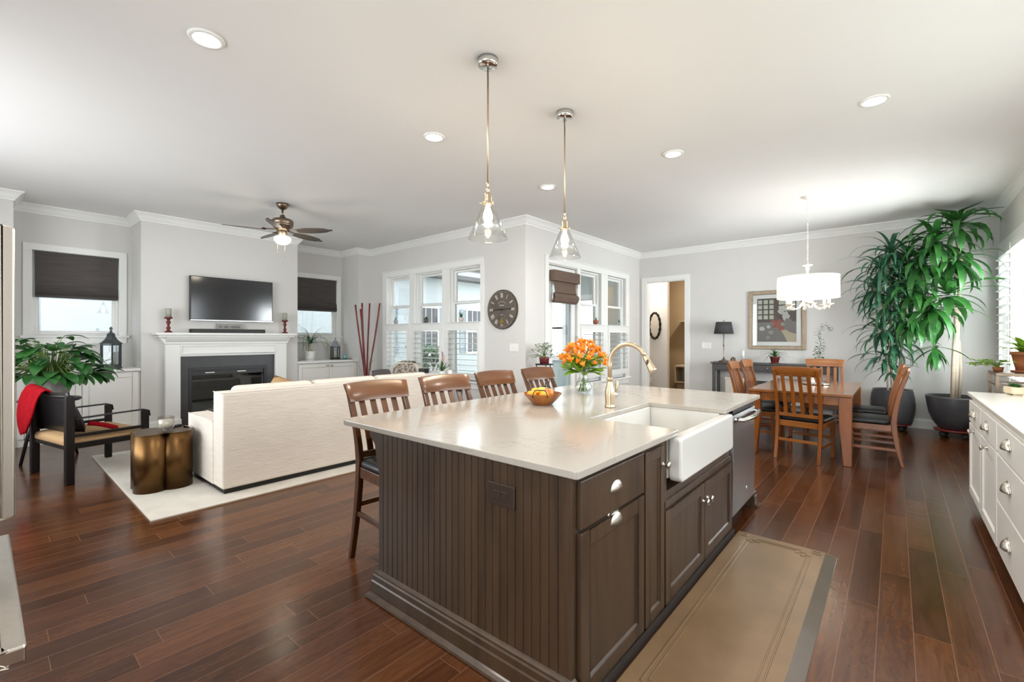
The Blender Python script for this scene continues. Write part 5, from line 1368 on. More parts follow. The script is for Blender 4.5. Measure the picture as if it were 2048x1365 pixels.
t = thing('wing_chair', 'cream armchair with rounded back, half hidden behind the sofa', 'armchair', (4.62, 6.62, .016), PI + .25)
P = []
part('seat', MB().box(-.34, -.36, .12, .36, .36, .42), M['cream'], t, .03, 3)
rows = []
for z, k in ((.12, 1), (.55, 1.0), (.75, .97), (.86, .86), (.915, .62), (.93, .2)): rows.append([(-.36 - .05 * (z - .4), .38 * k * u, z) for u in [-1 + i / 4 for i in range(9)]])
part('backrest', MB().sheet(rows), M['cream'], t, solid=.13, subd=1)
for s_ in (-1, 1): part('armrest', MB().box(-.36, s_ * .34, .12, .34, s_ * .45, .62), M['cream'], t, .04, 3)
for sx in (-1, 1):
    for sy in (-1, 1): part('leg', MB().bar((sx * .3, sy * .34, .13), (sx * .32, sy * .36, 0), .045, .045, w1=.03, h1=.03), M['ebony'], t)
b = cloth([((.02, 0, .43), (0, .22, 0)), ((-.16, .02, .46), (0, .23, 0)), ((-.24, .03, .62), (0, .24, 0)), ((-.265, .03, .80), (0, .24, 0)), ((-.31, .03, .885), (0, .18, .01)), ((-.36, .03, .955), (0, .12, .0)), ((-.45, .03, .94), (0, .12, 0)), ((-.48, .03, .80), (0, .13, 0))], 8, 0, .005)
b.xf(Matrix.Translation((4.62, 6.62, .016)) @ Matrix.Rotation(PI + .25, 4, 'Z'))
solo('throw_blanket', b, surf('patterned_throw', (.50, .43, .36), (.16, .13, .11), 26, (1, 1, 1), .95, lo=.45, hi=.55), 'beige and brown patterned throw over the cream armchair by the window', 'blanket', solid=.014)
pillow('throw_pillow', 'dark brown pillow behind the sofa, left of the cream armchair', (4.02, 6.0, .73), .42, .36, .14, Matrix.Rotation(.3, 4, 'Z') @ Matrix.Rotation(-.3, 4, 'X'), M['shade'])
t = thing('ottoman', 'low cream ottoman behind the sofa holding the dark pillow', 'ottoman', (4.02, 6.05, .016)); part('cushion', MB().box(-.30, -.3, .10, .30, .3, .54), M['cream'], t, .04, 3)
for sx in (-1, 1):
    for sy in (-1, 1): part('foot', MB().lathe([(.02, 0), (.03, .10), (.001, .10)], (sx * .24, sy * .24, 0), 10), M['ebony'], t)

# clock
CKY, CKZ, CKR = 4.709, 1.833, .312
t = thing('wall_clock', 'round aged brown wall clock with Roman numerals and a small pendulum', 'clock', (XL - .02, CKY, CKZ))
F2 = lambda u, n, w: (.02 - n, -u, w)
def disc(mb, r, n0, n1, cx=0, cz=0, k=48, mi=0):
    A = [F2(cx + r * math.cos(2 * PI * i / k), n0, cz + r * math.sin(2 * PI * i / k)) for i in range(k)]; B = [F2(cx + r * math.cos(2 * PI * i / k), n1, cz + r * math.sin(2 * PI * i / k)) for i in range(k)]
    return mb.add(A + B, [tuple(range(k)), tuple(range(2 * k - 1, k - 1, -1))] + [(i, (i + 1) % k, k + (i + 1) % k, k + i) for i in range(k)], False, mi)
part('rim', disc(MB(), CKR, 0, .028), M['clockr'], t, .004)
part('face', disc(MB(), CKR - .012, .028, .032), M['clockf'], t)
nm = MB()
def stroke(ang, rad, p, q, w):
    """a flat stroke in a numeral's own frame: x across, y outwards"""
    def g(x, y):
        X = x; Y = rad + y; return (X * math.cos(ang) + Y * math.sin(ang), -X * math.sin(ang) + Y * math.cos(ang))
    d = (Vector(q) - Vector(p)).normalized(); sx, sy = -d.y * w / 2, d.x * w / 2
    C = [g(p[0] + sx, p[1] + sy), g(q[0] + sx, q[1] + sy), g(q[0] - sx, q[1] - sy), g(p[0] - sx, p[1] - sy)]
    nm.add([F2(a, .0325, b) for a, b in C] + [F2(a, .0335, b) for a, b in C], [(0, 1, 2, 3), (4, 5, 6, 7), (0, 1, 5, 4), (1, 2, 6, 5), (2, 3, 7, 6), (3, 0, 4, 7)])
NUM = ['XII', 'I', 'II', 'III', 'IV', 'V', 'VI', 'VII', 'VIII', 'IX', 'X', 'XI']
WID = {'I': .013, 'V': .028, 'X': .028}
for i, s_ in enumerate(NUM):
    an = i * PI / 6; W_ = sum(WID[c] for c in s_); x = -W_ / 2; r0 = .190; h = .066
    for c in s_:
        w = WID[c]; m_ = x + w / 2
        if c == 'I': stroke(an, r0, (m_, 0), (m_, h), .0075)
        if c == 'V': stroke(an, r0, (m_ - .011, h), (m_, 0), .0085); stroke(an, r0, (m_ + .011, h), (m_, 0), .004)
        if c == 'X': stroke(an, r0, (m_ - .011, h), (m_ + .011, 0), .0085); stroke(an, r0, (m_ + .011, h), (m_ - .011, 0), .004)
        x += w
    stroke(an, r0, (-W_ / 2, 0), (W_ / 2, 0), .003); stroke(an, r0, (-W_ / 2, h), (W_ / 2, h), .003)
for i in range(60): stroke(i * PI / 30, .278, (0, 0), (0, .008), .003)
part('numerals', nm, M['numer'], t, recalc=False)
b = MB()
for u0, u1, g0, g1 in ((-.05, .05, .062, .070), (-.025, .025, -.088, -.081)): b.box(*F2(u0, .0322, g0), *F2(u1, .0335, g1))
for k in range(9): a = PI * .25 + PI * .5 * k / 8; b.box(*F2(.10 * math.cos(a) - .006, .0322, .10 * math.sin(a) + .02), *F2(.10 * math.cos(a) + .006, .0335, .10 * math.sin(a) + .026))
part('maker_lines', b, M['numer'], t)
b = MB()
disc(b, .012, .034, .042); b.add([F2(-.03, .037, -.008), F2(.205, .037, .004), F2(.205, .037, .008), F2(-.03, .037, .010)], [(0, 1, 2, 3)]); b.add([F2(.03, .039, -.012), F2(-.165, .039, -.006), F2(-.165, .039, .004), F2(.03, .039, .012)], [(0, 1, 2, 3)])
b.add([F2(.15, .037, .006), F2(.185, .037, -.012), F2(.205, .037, .006), F2(.185, .037, .022)], [(0, 1, 2, 3)])
part('hands', b, M['blackm'], t, recalc=False, solid=.003)
part('pendulum_bob', disc(disc(MB(), .042, .033, .038, 0, -.195), .030, .038, .044, 0, -.195), M['brass'], t, .002)
b = MB().prism([(-.026, -.165), (.026, -.165), (.012, -.13), (.0, -.118), (-.012, -.13)], .033, .036, 'y'); b.v = [F2(x, y, z) for x, y, z in b.v]; part('pendulum_rod', b, M['brass'], t)

def switch_plate(F, a0, a1, z0, z1, n, label):
    p = F((a0 + a1) / 2, 0, (z0 + z1) / 2); t = thing('light_switch', label, 'light switch', p)
    b = MB(); wb(b, F, a0, 0, z0, a1, .007, z1); part('plate', b, M['plate'], t, .002, world=True)
    for k in range(n):
        c = a0 + (a1 - a0) * (k + .5) / n; b = MB(); wb(b, F, c - .016, .006, z0 + .033, c + .016, .010, z1 - .033); part('rocker', b, M['plate'], t, .001, world=True)
switch_plate(FL, 4.395, 4.572, 1.175, 1.297, 3, 'white triple switch plate below the wall clock')
switch_plate(FD, 2.76, 2.945, 1.175, 1.295, 3, 'white triple switch plate between the doorway and the table lamp')
# little pots on the shutter ledges
def ledge(w, F, a, b, z, n=.03): q = MB(); wb(q, F, a, n - .05, z, b, n + .05, z + .012); struct('ledge', q, M['trim'], w, .003)
for a, b in LW: ledge(w1, FL, a, b, 1.646)
for a, b in NW: ledge(w2, FN, a - .02, b + .07, 1.621)
def tiny(loc, pm, label, style, r=.042, h=.075):
    t = thing('succulent_pot', label, 'potted plant', loc)
    part('pot', MB().lathe([(.001, 0), (r * .62, 0), (r * .95, h * .45), (r, h * .8), (r * .88, h), (r * .78, h), (.001, h * .85)], (0, 0, 0), 16), pm, t)
    lf = MB(); rg = random.Random(int(loc[1] * 100)); 
    n, L, w, lo = {'aloe': (16, .12, .02, .5), 'rosette': (20, .07, .03, .1), 'sprig': (8, .09, .014, .6)}[style]
    for k in range(n): lf.leaf((0, 0, h * .9), k * 2.4, rg.uniform(lo, 1.4), L * rg.uniform(.7, 1.1), w, rg.uniform(-.1, .5), 4, .4, prof=lambda q: 1 - .85 * q)
    part('leaves', lf, M['leafd'], t, recalc=False)
tiny((XL - .035, 7.49, 1.659), M['conc'], 'tiny grey succulent pot on the shutter ledge of the farthest living room window', 'sprig')
tiny((XL - .035, 6.56, 1.659), M['clockf'], 'small brown succulent pot on the middle living room shutter ledge', 'rosette')
tiny((XL - .035, 5.63, 1.659), M['cream'], 'cream pot with a spiky aloe on the shutter ledge beside the clock', 'aloe', .045)
tiny((7.38, YN - .035, 1.634), M['terra'], 'small terracotta pot on the nook shutter ledge nearer the door', 'sprig', .048, .08)
tiny((8.30, YN - .035, 1.634), M['smoke'], 'small clear glass pot on the nook shutter ledge nearer the corner', 'sprig', .045, .06)

# plant stand by the nook door
t = thing('plant_stand', 'thin black metal plant stand beside the glazed nook door', 'plant stand', (5.44, 3.98, 0))
part('top', MB().lathe([(.001, .985), (.13, .985), (.135, .99), (.135, 1.0), (.001, 1.0)], (0, 0, 0), 24), M['blackm'], t)
for k in range(3):
    a = k * 2.094 + .4; c_, s_ = math.cos(a), math.sin(a); part('leg', MB().tube([(.12 * c_, .12 * s_, .99), (.10 * c_, .10 * s_, .75), (.05 * c_, .05 * s_, .5), (.10 * c_, .10 * s_, .2), (.17 * c_, .17 * s_, 0)], .008, 6), M['blackm'], t)
part('ring', MB().tube([(.06 * math.cos(k * PI / 8), .06 * math.sin(k * PI / 8), .5) for k in range(16)], .006, 6, True), M['blackm'], t)
t = thing('silver_leaf_plant', 'bushy silver leaved plant in a dark red pot on the black stand', 'potted plant', (5.44, 3.98, 1.0))
part('pot', MB().lathe([(.001, 0), (.065, 0), (.075, .08), (.08, .10), (.072, .10), (.001, .09)], (0, 0, 0), 20), M['redpot'], t)
rg = random.Random(8); lf = MB(); st = MB()
for k in range(150):
    a = rg.uniform(0, 6.28); el = rg.uniform(-.2, 1.4); r = rg.uniform(.10, .20)
    p = Vector((r * math.cos(a) * math.cos(el), r * math.sin(a) * math.cos(el), .12 + r * 1.0 * math.sin(el)))
    if k % 4 == 0: st.tube([(0, 0, .09), p * .6 + Vector((0, 0, .06)), p], .002, 4)
    lf.leaf(p, a + rg.uniform(-.8, .8), rg.uniform(-.3, .9), rg.uniform(.05, .085), .026, .8, 3)
part('stems', st, M['stem'], t); part('leaves', lf, M['leafs'], t, recalc=False)

# ================================================================ dining wall
t = thing('console_table', 'charcoal grey console table against the dining wall', 'console table', (9.13, 1.70, 0))
G_ = M['grey']
part('tabletop', MB().box(8.955, .70, .905, 9.312, 2.665, .932), G_, t, .004, world=True)
part('apron', MB().box(8.985, .75, .78, 9.30, 2.615, .905), G_, t, .003, world=True)
for y0 in (.80, 1.42, 2.04):
    dd = part('drawer', MB().box(8.972, y0, .795, 8.985, y0 + .58, .893), G_, t, .003, world=True); part('knob', MB().ball((8.958, y0 + .29, .845), .014, 10, 8), M['nickel'], dd, world=True)
for x in (8.975, 9.25):
    for y in (.72, 2.59): part('leg', MB().box(x, y, 0, x + .05, y + .05, .905), G_, t, .003, world=True)
part('shelf', MB().box(8.985, .75, .20, 9.29, 2.61, .225), G_, t, .003, world=True)
for y0, y1, x0, z1, m, lab in ((2.10, 2.42, 9.02, .62, M['cream'], 'cream storage box on the console shelf at its lamp end'), (1.72, 2.06, 9.0, .56, M['shut'], 'grey file box on the console shelf'), (1.15, 1.62, 9.0, .50, M['conc'], 'wide pale basket on the console shelf')):
    t = thing('storage_box', lab, 'box', (9.14, (y0 + y1) / 2, .226)); part('box', MB().box(x0, y0, .226, 9.28, y1, z1), m, t, .006, world=True); part('lid', MB().box(x0 - .008, y0 - .008, z1, 9.285, y1 + .008, z1 + .035), M['lampsh'] if m is not M['cream'] else M['cream'], t, .004, world=True)
t = thing('table_lamp', 'slim bronze table lamp with a charcoal shade on the console', 'lamp', (9.12, 2.475, .932))
part('base', MB().lathe([(.001, 0), (.085, 0), (.095, .01), (.09, .022), (.06, .03), (.03, .045), (.014, .06), (.001, .06)], (0, 0, 0), 24), M['fanm'], t)
part('stem', MB().lathe([(.012, .05), (.010, .10), (.007, .12), (.007, .28), (.012, .30), (.018, .325), (.012, .35), (.016, .365), (.007, .385), (.006, .56), (.001, .56)], (0, 0, 0), 14), M['fanm'], t)
part('lamp_shade', MB().lathe([(.172, .53), (.135, .755), (.132, .755), (.169, .53)], (0, 0, 0), 36, loop=True), M['lampsh'], t)
b = MB()
for k in range(3): b.tube([(0, 0, .735), (.134 * math.cos(k * 2.094), .134 * math.sin(k * 2.094), .748)], .002, 4)
b.tube([(0, 0, .55), (0, 0, .77)], .004, 6); part('shade_spider', b, M['fanm'], t); part('finial', MB().ball((0, 0, .782), (.01, .01, .014), 10, 8), M['fanm'], t)
t = thing('knot_ornament', 'dark interlaced ring ornament beside the lamp on the console', 'ornament', (9.08, 2.30, .932))
for k in range(3): b = MB().tube([(.038 * math.cos(q * PI / 12), .042 * math.sin(q * PI / 12), 0) for q in range(24)], .008, 8, True); b.xf(Matrix.Translation((0, 0, .052)) @ Matrix.Rotation(k * 1.05, 4, 'Z') @ Matrix.Rotation(PI / 2 - .25, 4, 'X')); part('ring', b, M['fanm'], t)
t = thing('candle_holder', 'small wire candle holder on the console next to the ring ornament', 'candle holder', (9.12, 2.14, .932))
b = MB()
for k in range(8): a = k * PI / 4; b.tube([(.03 * math.cos(a), .03 * math.sin(a), 0), (.05 * math.cos(a + .3), .05 * math.sin(a + .3), .03), (.035 * math.cos(a + .6), .035 * math.sin(a + .6), .062)], .004, 5)
part('wirework', b, M['nickel'], t); part('plate', MB().lathe([(.001, .055), (.04, .06), (.045, .066), (.001, .062)], (0, 0, 0), 18), M['nickel'], t)
t = thing('candle', 'white pillar candle in the wire holder on the console', 'candle', (9.12, 2.14, .998)); part('wax', MB().lathe([(.001, 0), (.026, 0), (.026, .16), (.001, .155)], (0, 0, 0), 16), M['whitepot'], t); part('wick', MB().tube([(0, 0, .15), (0, 0, .175)], .0015, 5), M['black'], t)
t = thing('spider_plant', 'spider plant with arching leaves in a maroon pot on the console', 'potted plant', (9.10, 1.62, .932))
part('pot', MB().lathe([(.001, .008), (.055, .008), (.075, .10), (.085, .105), (.085, .125), (.076, .125), (.001, .11)], (0, 0, 0), 20), M['redpot'], t); part('saucer', MB().lathe([(.001, 0), (.08, 0), (.09, .012), (.001, .012)], (0, 0, 0), 20), M['redpot'], t)
rg = random.Random(12); lf = MB()
for k in range(46): lf.leaf((0, 0, .115), rg.uniform(0, 6.28), rg.uniform(.3, 1.4), rg.uniform(.18, .34), .014, rg.uniform(1.5, 2.8), 7, .4, prof=lambda q: 1 - .85 * q)
lf.v = [(min(x, .20), y, max(z, .004)) for x, y, z in lf.v]
part('leaves', lf, M['leafg'], t, recalc=False)
t = thing('trained_ivy', 'tall curling ivy on a support in a white pot at the end of the console', 'potted plant', (9.12, .97, .932))
part('pot', MB().lathe([(.001, 0), (.06, 0), (.08, .11), (.074, .11), (.001, .10)], (0, 0, 0), 20), M['whitepot'], t)
P = [(0, .02 * math.sin(q * .9) - (.05 * max(0, (q - 8) / 4)) * (1 if q < 12 else .5), .10 + q * .048 if q < 12 else .676 - (q - 12) * .05) for q in range(15)]
P = [(x, y if q < 12 else y - .04 * (q - 11), z) for q, (x, y, z) in enumerate(P)]
part('stems', MB().tube(P, .004, 5), M['stem'], t)
rg = random.Random(6); lf = MB()
for q, p in enumerate(P):
    for _ in range(14 if q < 5 else 5): lf.leaf(Vector(p) + Vector((rg.uniform(-.03, .03), rg.uniform(-.045, .045) * (1.4 if q < 5 else 1), rg.uniform(-.02, .03))), rg.uniform(0, 6.28), rg.uniform(-.4, .6), rg.uniform(.03, .05), .03, .6, 3)
part('leaves', lf, M['leafd'], t, recalc=False)
# framed picture
t = thing('framed_picture', 'champagne framed still life print on the dining wall', 'picture', (XD, 1.634, 1.71))
b = ring(MB(), FD, 1.18, 1.175, 2.088, 2.245, .062, .002, .032); ring(b, FD, 1.235, 1.23, 2.033, 2.19, .014, .002, .024); part('frame', b, M['frame'], t, .006, world=True)
b = MB(); wb(b, FD, 1.235, .002, 1.23, 2.033, .010, 2.19); part('mat_board', b, M['mat'], t, world=True)
art = MB(); AY0, AY1, AZ0, AZ1 = 1.325, 1.945, 1.315, 2.105
def ap(u, v, k=0): return (XD - .011 - .0004 * k, AY1 - (AY1 - AY0) * u, AZ0 + (AZ1 - AZ0) * v)
def quad(u0, v0, u1, v1, mi, k): art.add([ap(u0, v0, k), ap(u1, v0, k), ap(u1, v1, k), ap(u0, v1, k)], [(0, 1, 2, 3)], False, mi)
def blob(u, v, r, mi, k, n=9, sq=1.3, seed=0):
    rr = random.Random(seed); art.add([ap(u + r * rr.uniform(.7, 1.1) * math.cos(2 * PI * i / n), v + r / sq * rr.uniform(.7, 1.1) * math.sin(2 * PI * i / n), k) for i in range(n)], [tuple(range(n))], False, mi)
quad(0, 0, 1, 1, 0, 0)
for c in range(3):
    for r in range(4): quad(.02 + c * .15, .52 + r * .118, .13 + c * .15, .61 + r * .118, 1, 1)
quad(.45, .42, .54, 1, 2, 1)
for r in range(2): quad(.56, .70 + r * .15, .76, .82 + r * .15, 1, 1); quad(.79, .70 + r * .15, .97, .82 + r * .15, 1, 1)
quad(.0, .0, .34, .45, 4, 1); quad(.34, .46, 1, .50, 2, 2); quad(.34, .0, 1, .46, 4, 1)
blob(.62, .70, .09, 3, 3, 10, 1.2, 1); blob(.74, .58, .10, 3, 3, 10, .8, 2); blob(.80, .46, .12, 4, 4, 9, 1.4, 3)
for k, (u, v, r) in enumerate(((.42, .47, .06), (.50, .42, .07), (.58, .47, .07), (.46, .36, .06), (.56, .36, .06), (.63, .30, .08))): blob(u, v, r, 5, 5 + k, 9, 1.3, k)
for k, (u, v, r) in enumerate(((.66, .40, .05), (.30, .34, .06), (.36, .22, .07), (.12, .30, .08), (.28, .10, .06))): blob(u, v, r, 3 if k % 2 else 6, 12 + k, 8, 1.3, 20 + k)
art.add([ap(.62, .26, 18), ap(.70, .14, 18), ap(.78, .0, 18), ap(1, .0, 18), ap(1, .18, 18), ap(.84, .22, 18), ap(.74, .28, 18)], [tuple(range(7))], False, 7)
PM = [surf('print_' + n_, c_, rough=.7) for n_, c_ in (('umber', (.085, .065, .058)), ('pane', (.52, .52, .44)), ('brown', (.12, .075, .06)), ('white', (.50, .48, .46)), ('grey', (.20, .175, .165)), ('red', (.33, .085, .055)), ('sage', (.30, .30, .25)), ('straw', (.46, .38, .27)))]
part('print', art, PM, t, world=True, recalc=False)
b = MB(); wb(b, FD, 1.245, .0205, 1.24, 2.023, .0215, 2.18); part('glazing', b, M['glass'], t, world=True)

# ================================================================ hallway and mud room
t = thing('oval_mirror', 'dark carved oval mirror on the hallway wall beyond the doorway', 'mirror', (9.985, 4.19, 1.665))
FH = lambda u, w, n: (-n + .012, u, w)
part('mirror_glass', MB().sheet([[FH(.105 * k * math.cos(2 * PI * i / 40), .265 * k * math.sin(2 * PI * i / 40), .006) for i in range(40)] for k in (.001, 1)], False, 0, True), M['mirror'], t, recalc=False)
part('frame', MB().tube([FH(.125 * math.cos(2 * PI * i / 60), .290 * math.sin(2 * PI * i / 60), .006) for i in range(60)], [.026 + .006 * math.sin(i * 1.57) for i in range(60)], 8, True), M['ebony'], t)
t = thing('mudroom_bench', 'cream cubby bench seen through the doorway', 'bench', (11.75, 3.5, .24))
b = MB().box(11.5, 2.75, .64, 11.98, 4.3, .68).box(11.5, 2.75, .24, 11.98, 4.3, .27)
for k in range(7): b.box(11.5, 2.75 + k * .2535, .27, 11.98, 2.78 + k * .2535, .64)
b.box(11.96, 2.75, .24, 11.985, 4.3, .68); part('cubbies', b, M['cubby'], t, .003, world=True)
part('leg', MB().box(11.55, 2.8, 0, 11.95, 4.25, .24), M['tanwall'], t, world=True)
for y, lab in ((3.40, 'dark shoe in the right visible cubby of the mud room bench'), (3.64, 'dark shoe in the middle visible cubby of the mud room bench')):
    t = thing('shoe', lab, 'shoe', (11.62, y - .0, .271)); part('upper', MB().sheet([[(-.10 + .27 * q, (.045 - .012 * q) * math.cos(g), .02 + (.10 - .065 * q) * max(0, math.sin(g))) for g in [PI * i / 8 for i in range(9)]] for q in (0, .2, .5, .8, 1)]), M['leather'], t, recalc=False, solid=.004); part('sole', MB().box(-.105, -.047, 0, .175, .047, .02), M['blackm'], t, .006)
for y, lab in ((3.75, 'folded tan cloth lying on the mud room bench top'), (3.35, 'flat woven mat on the mud room bench top')): solo('folded_cloth', MB().box(11.54, y - .14, .681, 11.86, y + .14, .705), M['tan'], lab, 'cloth', bevel=.008)
t = thing('wall_shelf', 'small white shelf bracket high on the mud room wall', 'shelf', (11.9, 3.86, 1.74)); part('board', MB().box(11.72, 3.55, 1.80, 11.995, 4.3, 1.82), M['cubby'], t, world=True); part('bracket', MB().prism([(11.99, 1.80), (11.78, 1.80), (11.99, 1.66)], 3.80, 3.83, 'y'), M['cubby'], t, world=True)
t = thing('outlet', 'white socket low on the hallway wall through the doorway', 'outlet', (10.0, 4.30, .42)); part('plate', MB().box(-.006, -.035, -.06, 0, .035, .06), M['plate'], t, .002)
d = bpy.data.lights.new('hall_downlight', 'AREA'); d.shape = 'DISK'; d.size = .16; d.energy = 22; d.color = (1, .9, .76); o = bpy.data.objects.new('hall_downlight', d); COL.objects.link(o); o.location = (9.75, 4.3, HC - .02)
d = bpy.data.lights.new('mudroom_light', 'AREA'); d.shape = 'DISK'; d.size = .16; d.energy = 9; d.color = (1, .86, .68); d.energy = 24; o = bpy.data.objects.new('mudroom_light', d); COL.objects.link(o); o.location = (11.2, 3.3, HC - .02)

# ================================================================ corner trees
def clampv(mb, off):
    mb.v = [(min(x, 9.30 - off[0]), max(y, -1.09 - off[1]), min(z, 3.10 - off[2])) for x, y, z in mb.v]; return mb
def crown(mb, c, n, L, w, rg, lo=-.5, hi=1.35, dr=(1.2, 2.2), az=None):
    for k in range(n):
        f = k / n; a = k * 2.39996 + rg.uniform(-.25, .25) if az is None else rg.uniform(*az)
        mb.leaf(Vector(c) + Vector((0, 0, .10 * (1 - f) - .02)), a, hi + (lo - hi) * f ** .8 + rg.uniform(-.12, .12), L * rg.uniform(.75, 1.12) * (.75 + .25 * math.sin(PI * min(1, f + .2))), w * rg.uniform(.8, 1.15), rg.uniform(*dr), 7, .18, twist=rg.uniform(-.5, .5))
def corner_tree(name, label, loc, pot, crowns, canes, mat, seed, ring_pot):
    t = thing(name, label, 'potted tree', loc); rg = random.Random(seed)
    r, h = pot
    if ring_pot:
        pr = [(.001, .115), (.17, .115)]
        for k in range(15):
            z = .12 + (h - .12) * k / 14; rr = r * (.74 + .26 * math.sin(PI * (.12 + .72 * k / 14)) ** .8); pr += [(rr, z), (rr + .013, z + (h - .12) / 40)]
        pr += [(r * .86, h), (r * .80, h), (r * .78, h - .05), (.001, h - .06)]
    else:
        pr = [(.001, .115), (.15, .115), (.175, .13), (.235, .22), (.275, .33), (.297, .45), (r, h - .02), (r, h), (r - .025, h), (r - .03, h - .05), (.001, h - .06)]
    part('pot', MB().lathe(pr, (0, 0, 0), 40), M['potg'], t)
    part('soil', MB().lathe([(.001, h - .05), (r * .77, h - .055)], (0, 0, 0), 24), M['soil'], t, recalc=False)
    part('caddy', MB().lathe([(.001, .085), (.21, .085), (.225, .095), (.225, .11), (.001, .114)], (0, 0, 0), 30), M['redw'], t)
    for k in range(4):
        a = k * PI / 2 + .6; part('caster', MB().ball((.16 * math.cos(a), .16 * math.sin(a), .042), (.042, .042, .042), 10, 8), M['blackm'], t)
    for P, r0, r1 in canes:
        n = len(P); part('trunk', MB().tube(P, [r0 + (r1 - r0) * i / (n - 1) for i in range(n)], 10), M['bark'], t)
    for c, n, L, w, lo, hi, dr in crowns:
        b = MB(); crown(b, c, n, L, w, rg, lo, hi, dr); clampv(b, loc); part('leaf_crown', b, mat, t, recalc=False)
    return t
A0 = (8.93, .03, 0)
def ra(x, y, z): return (x - A0[0], y - A0[1], z)
corner_tree('dracaena', 'slender dracaena with layers of narrow leaves in a ribbed charcoal pot', A0, (.258, .60),
    [(ra(*c), n, L, w, lo, hi, dr) for c, n, L, w, lo, hi, dr in (
        ((8.80, .04, 2.60), 34, .60, .056, -.5, 1.25, (1.7, 2.7)), ((8.72, .16, 2.36), 34, .60, .056, -.6, 1.1, (1.6, 2.6)), ((8.86, -.14, 2.50), 32, .58, .06, -.6, 1.25, (1.8, 2.8)),
        ((8.74, .20, 2.08), 34, .58, .056, -.7, 1.0, (1.5, 2.5)), ((8.84, -.06, 2.20), 34, .58, .06, -.8, 1.1, (1.7, 2.7)), ((8.80, .10, 1.82), 34, .58, .055, -.7, .95, (1.4, 2.4)),
        ((8.82, -.06, 1.62), 32, .56, .055, -.7, .9, (1.4, 2.4)), ((8.78, .16, 1.46), 30, .56, .052, -.6, .85, (1.3, 2.2)), ((8.84, .0, 1.26), 30, .54, .054, -.8, .8, (1.3, 2.2)), ((8.80, .12, 1.06), 22, .50, .05, -.5, .7, (1.2, 2.0)), ((8.82, .03, .86), 14, .40, .045, -.4, .6, (1.1, 1.8)))],
    [([(.02, 0, .53), (-.03, .02, 1.1), (-.10, .02, 1.8), (-.13, .03, 2.6)], .016, .011), ([(-.05, .05, .53), (-.10, .06, 1.0), (-.14, .10, 1.6), (-.18, .14, 2.3)], .014, .010), ([(.06, -.06, .53), (.02, -.10, 1.2), (-.05, -.13, 2.48)], .015, .010)], M['leafb'], 21, True)
B0 = (8.80, -.64, 0)
def rb(x, y, z): return (x - B0[0], y - B0[1], z)
corner_tree('corn_plant_tree', 'tall corn plant with broad arching leaves in a smooth charcoal bowl pot', B0, (.31, .575),
    [(rb(*c), n, L, w, lo, hi, dr) for c, n, L, w, lo, hi, dr in (
        ((8.62, -.64, 2.86), 30, .74, .088, -.3, 1.4, (1.8, 2.9)), ((8.55, -.42, 2.66), 32, .66, .088, -.7, 1.15, (1.8, 2.8)), ((8.66, -.28, 2.38), 32, .64, .085, -.9, 1.0, (1.6, 2.6)), ((8.60, -.64, 2.42), 30, .62, .09, -1.1, .6, (1.2, 2.2)),
        ((8.46, -.55, 1.93), 20, .64, .105, -.6, .9, (.9, 1.9)), ((8.52, -.40, 1.74), 32, .64, .10, -1.1, .5, (1.1, 2.0)), ((8.60, -.22, 2.02), 30, .60, .085, -.9, .9, (1.5, 2.5)), ((8.62, -.20, 1.58), 26, .52, .075, -1.0, .5, (1.2, 2.1)), ((8.58, -.42, 1.20), 14, .42, .07, -1.2, .0, (.5, 1.1)))],
    [([(0, 0, .52), (-.02, -.01, 1.0), (.0, -.02, 1.5), (-.05, -.04, 2.0), (-.12, -.05, 2.4), (-.18, .0, 2.86)], .031, .018), ([(-.06, .03, .52), (-.07, .02, 1.1), (-.05, .0, 1.55)], .026, .020), ([(.05, -.04, .52), (.08, -.06, .9), (.03, -.04, 1.35)], .022, .020),
     ([(-.02, -.01, 1.45), (-.10, .0, 1.78), (-.20, .06, 1.92), (-.30, .09, 1.93)], .026, .016), ([(-.25, .08, 1.93), (-.24, .20, 1.94), (-.26, .28, 1.80), (-.28, .28, 1.66)], .016, .012), ([(-.10, -.03, 2.2), (-.16, .14, 2.42), (-.25, .22, 2.64)], .016, .012), ([(-.03, .0, 1.5), (-.08, .22, 1.75), (-.14, .36, 2.34)], .016, .012)], M['leafg'], 33, False)

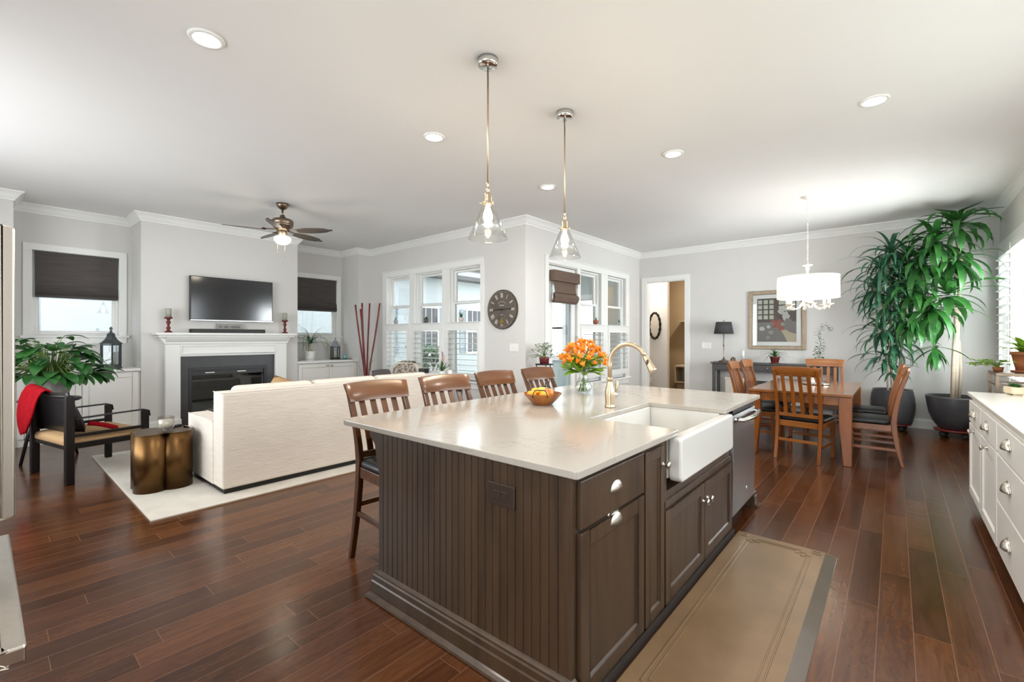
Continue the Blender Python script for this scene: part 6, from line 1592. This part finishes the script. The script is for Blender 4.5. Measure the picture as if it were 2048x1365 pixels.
# ================================================================ plant stand and pots at the end of the white worktop
t = thing('metal_plant_stand', 'dark metal plant stand beyond the end of the white worktop', 'plant stand', (5.81, -.86, 0))
b = MB().box(-.21, -.22, 1.062, .21, .205, 1.09); part('top', b, M['fanm'], t, .004)
for sx in (-1, 1):
    for sy in (-1, 1): part('leg', MB().box(sx * .20 - .011, sy * .195 - .011, 0, sx * .20 + .011, sy * .195 + .011, 1.062), M['fanm'], t)
b = MB()
for z in (.98, .55): b.box(-.20, -.205, z, .20, -.19, z + .015).box(-.20, .19, z, .20, .205, z + .015).box(-.208, -.19, z, -.193, .19, z + .015).box(.193, -.19, z, .208, .19, z + .015)
part('rails', b, M['fanm'], t)
t = thing('potted_philodendron', 'broad leaved plant in a terracotta pot on the metal stand', 'potted plant', (5.83, -.855, 1.09))
part('pot', MB().lathe([(.001, .014), (.055, .014), (.07, .08), (.082, .15), (.09, .152), (.09, .178), (.08, .178), (.001, .16)], (0, 0, 0), 24), M['terra'], t); part('saucer', MB().lathe([(.001, 0), (.08, 0), (.092, .016), (.001, .016)], (0, 0, 0), 24), M['terra'], t)
rg = random.Random(14); lf = MB()
for k in range(16): lf.leaf((0, 0, .17), k * 2.4, rg.uniform(.3, 1.3), rg.uniform(.16, .24), .075, rg.uniform(.9, 1.8), 6, .2)
part('leaves', clampv(lf, (5.83, -.855, 1.09)), M['leafl'], t, recalc=False)
t = thing('potted_pothos', 'low trailing lime leaved pothos at the front of the metal stand', 'potted plant', (5.86, -.70, 1.09))
part('pot', MB().lathe([(.001, 0), (.03, 0), (.038, .04), (.001, .036)], (0, 0, 0), 16), M['terra'], t)
lf = MB(); st = MB()
for k in range(26):
    a = rg.uniform(.2, 3.4); r = rg.uniform(.04, .20); p = Vector((r * math.cos(a), r * math.sin(a) * .75, .05 + rg.uniform(-.01, .05))); st.tube([(0, 0, .035), p * .5 + Vector((0, 0, .05)), p], .002, 4)
    lf.leaf(p, a + rg.uniform(-.6, .6), rg.uniform(-.1, .5), rg.uniform(.06, .10), .05, .8, 4)
part('stems', st, M['stem'], t); part('leaves', lf, M['leafl'], t, recalc=False)
t = thing('succulent_planter', 'cream footed planter of small succulents on the white worktop', 'potted plant', (5.35, -.73, .932), .3)
part('pot', MB().prism(rrect(-.075, -.045, .075, .045, .03), .012, .065).box(-.055, -.03, 0, -.035, .03, .014).box(.035, -.03, 0, .055, .03, .014), M['creampot'], t, .008, 3)
lf = MB()
for cx in (-.04, 0, .04):
    for k in range(14): lf.leaf((cx, 0, .062), k * 2.4, rg.uniform(.2, 1.3), rg.uniform(.025, .05), .016, .3, 3, .4)
part('leaves', lf, M['leafd'], t, recalc=False)
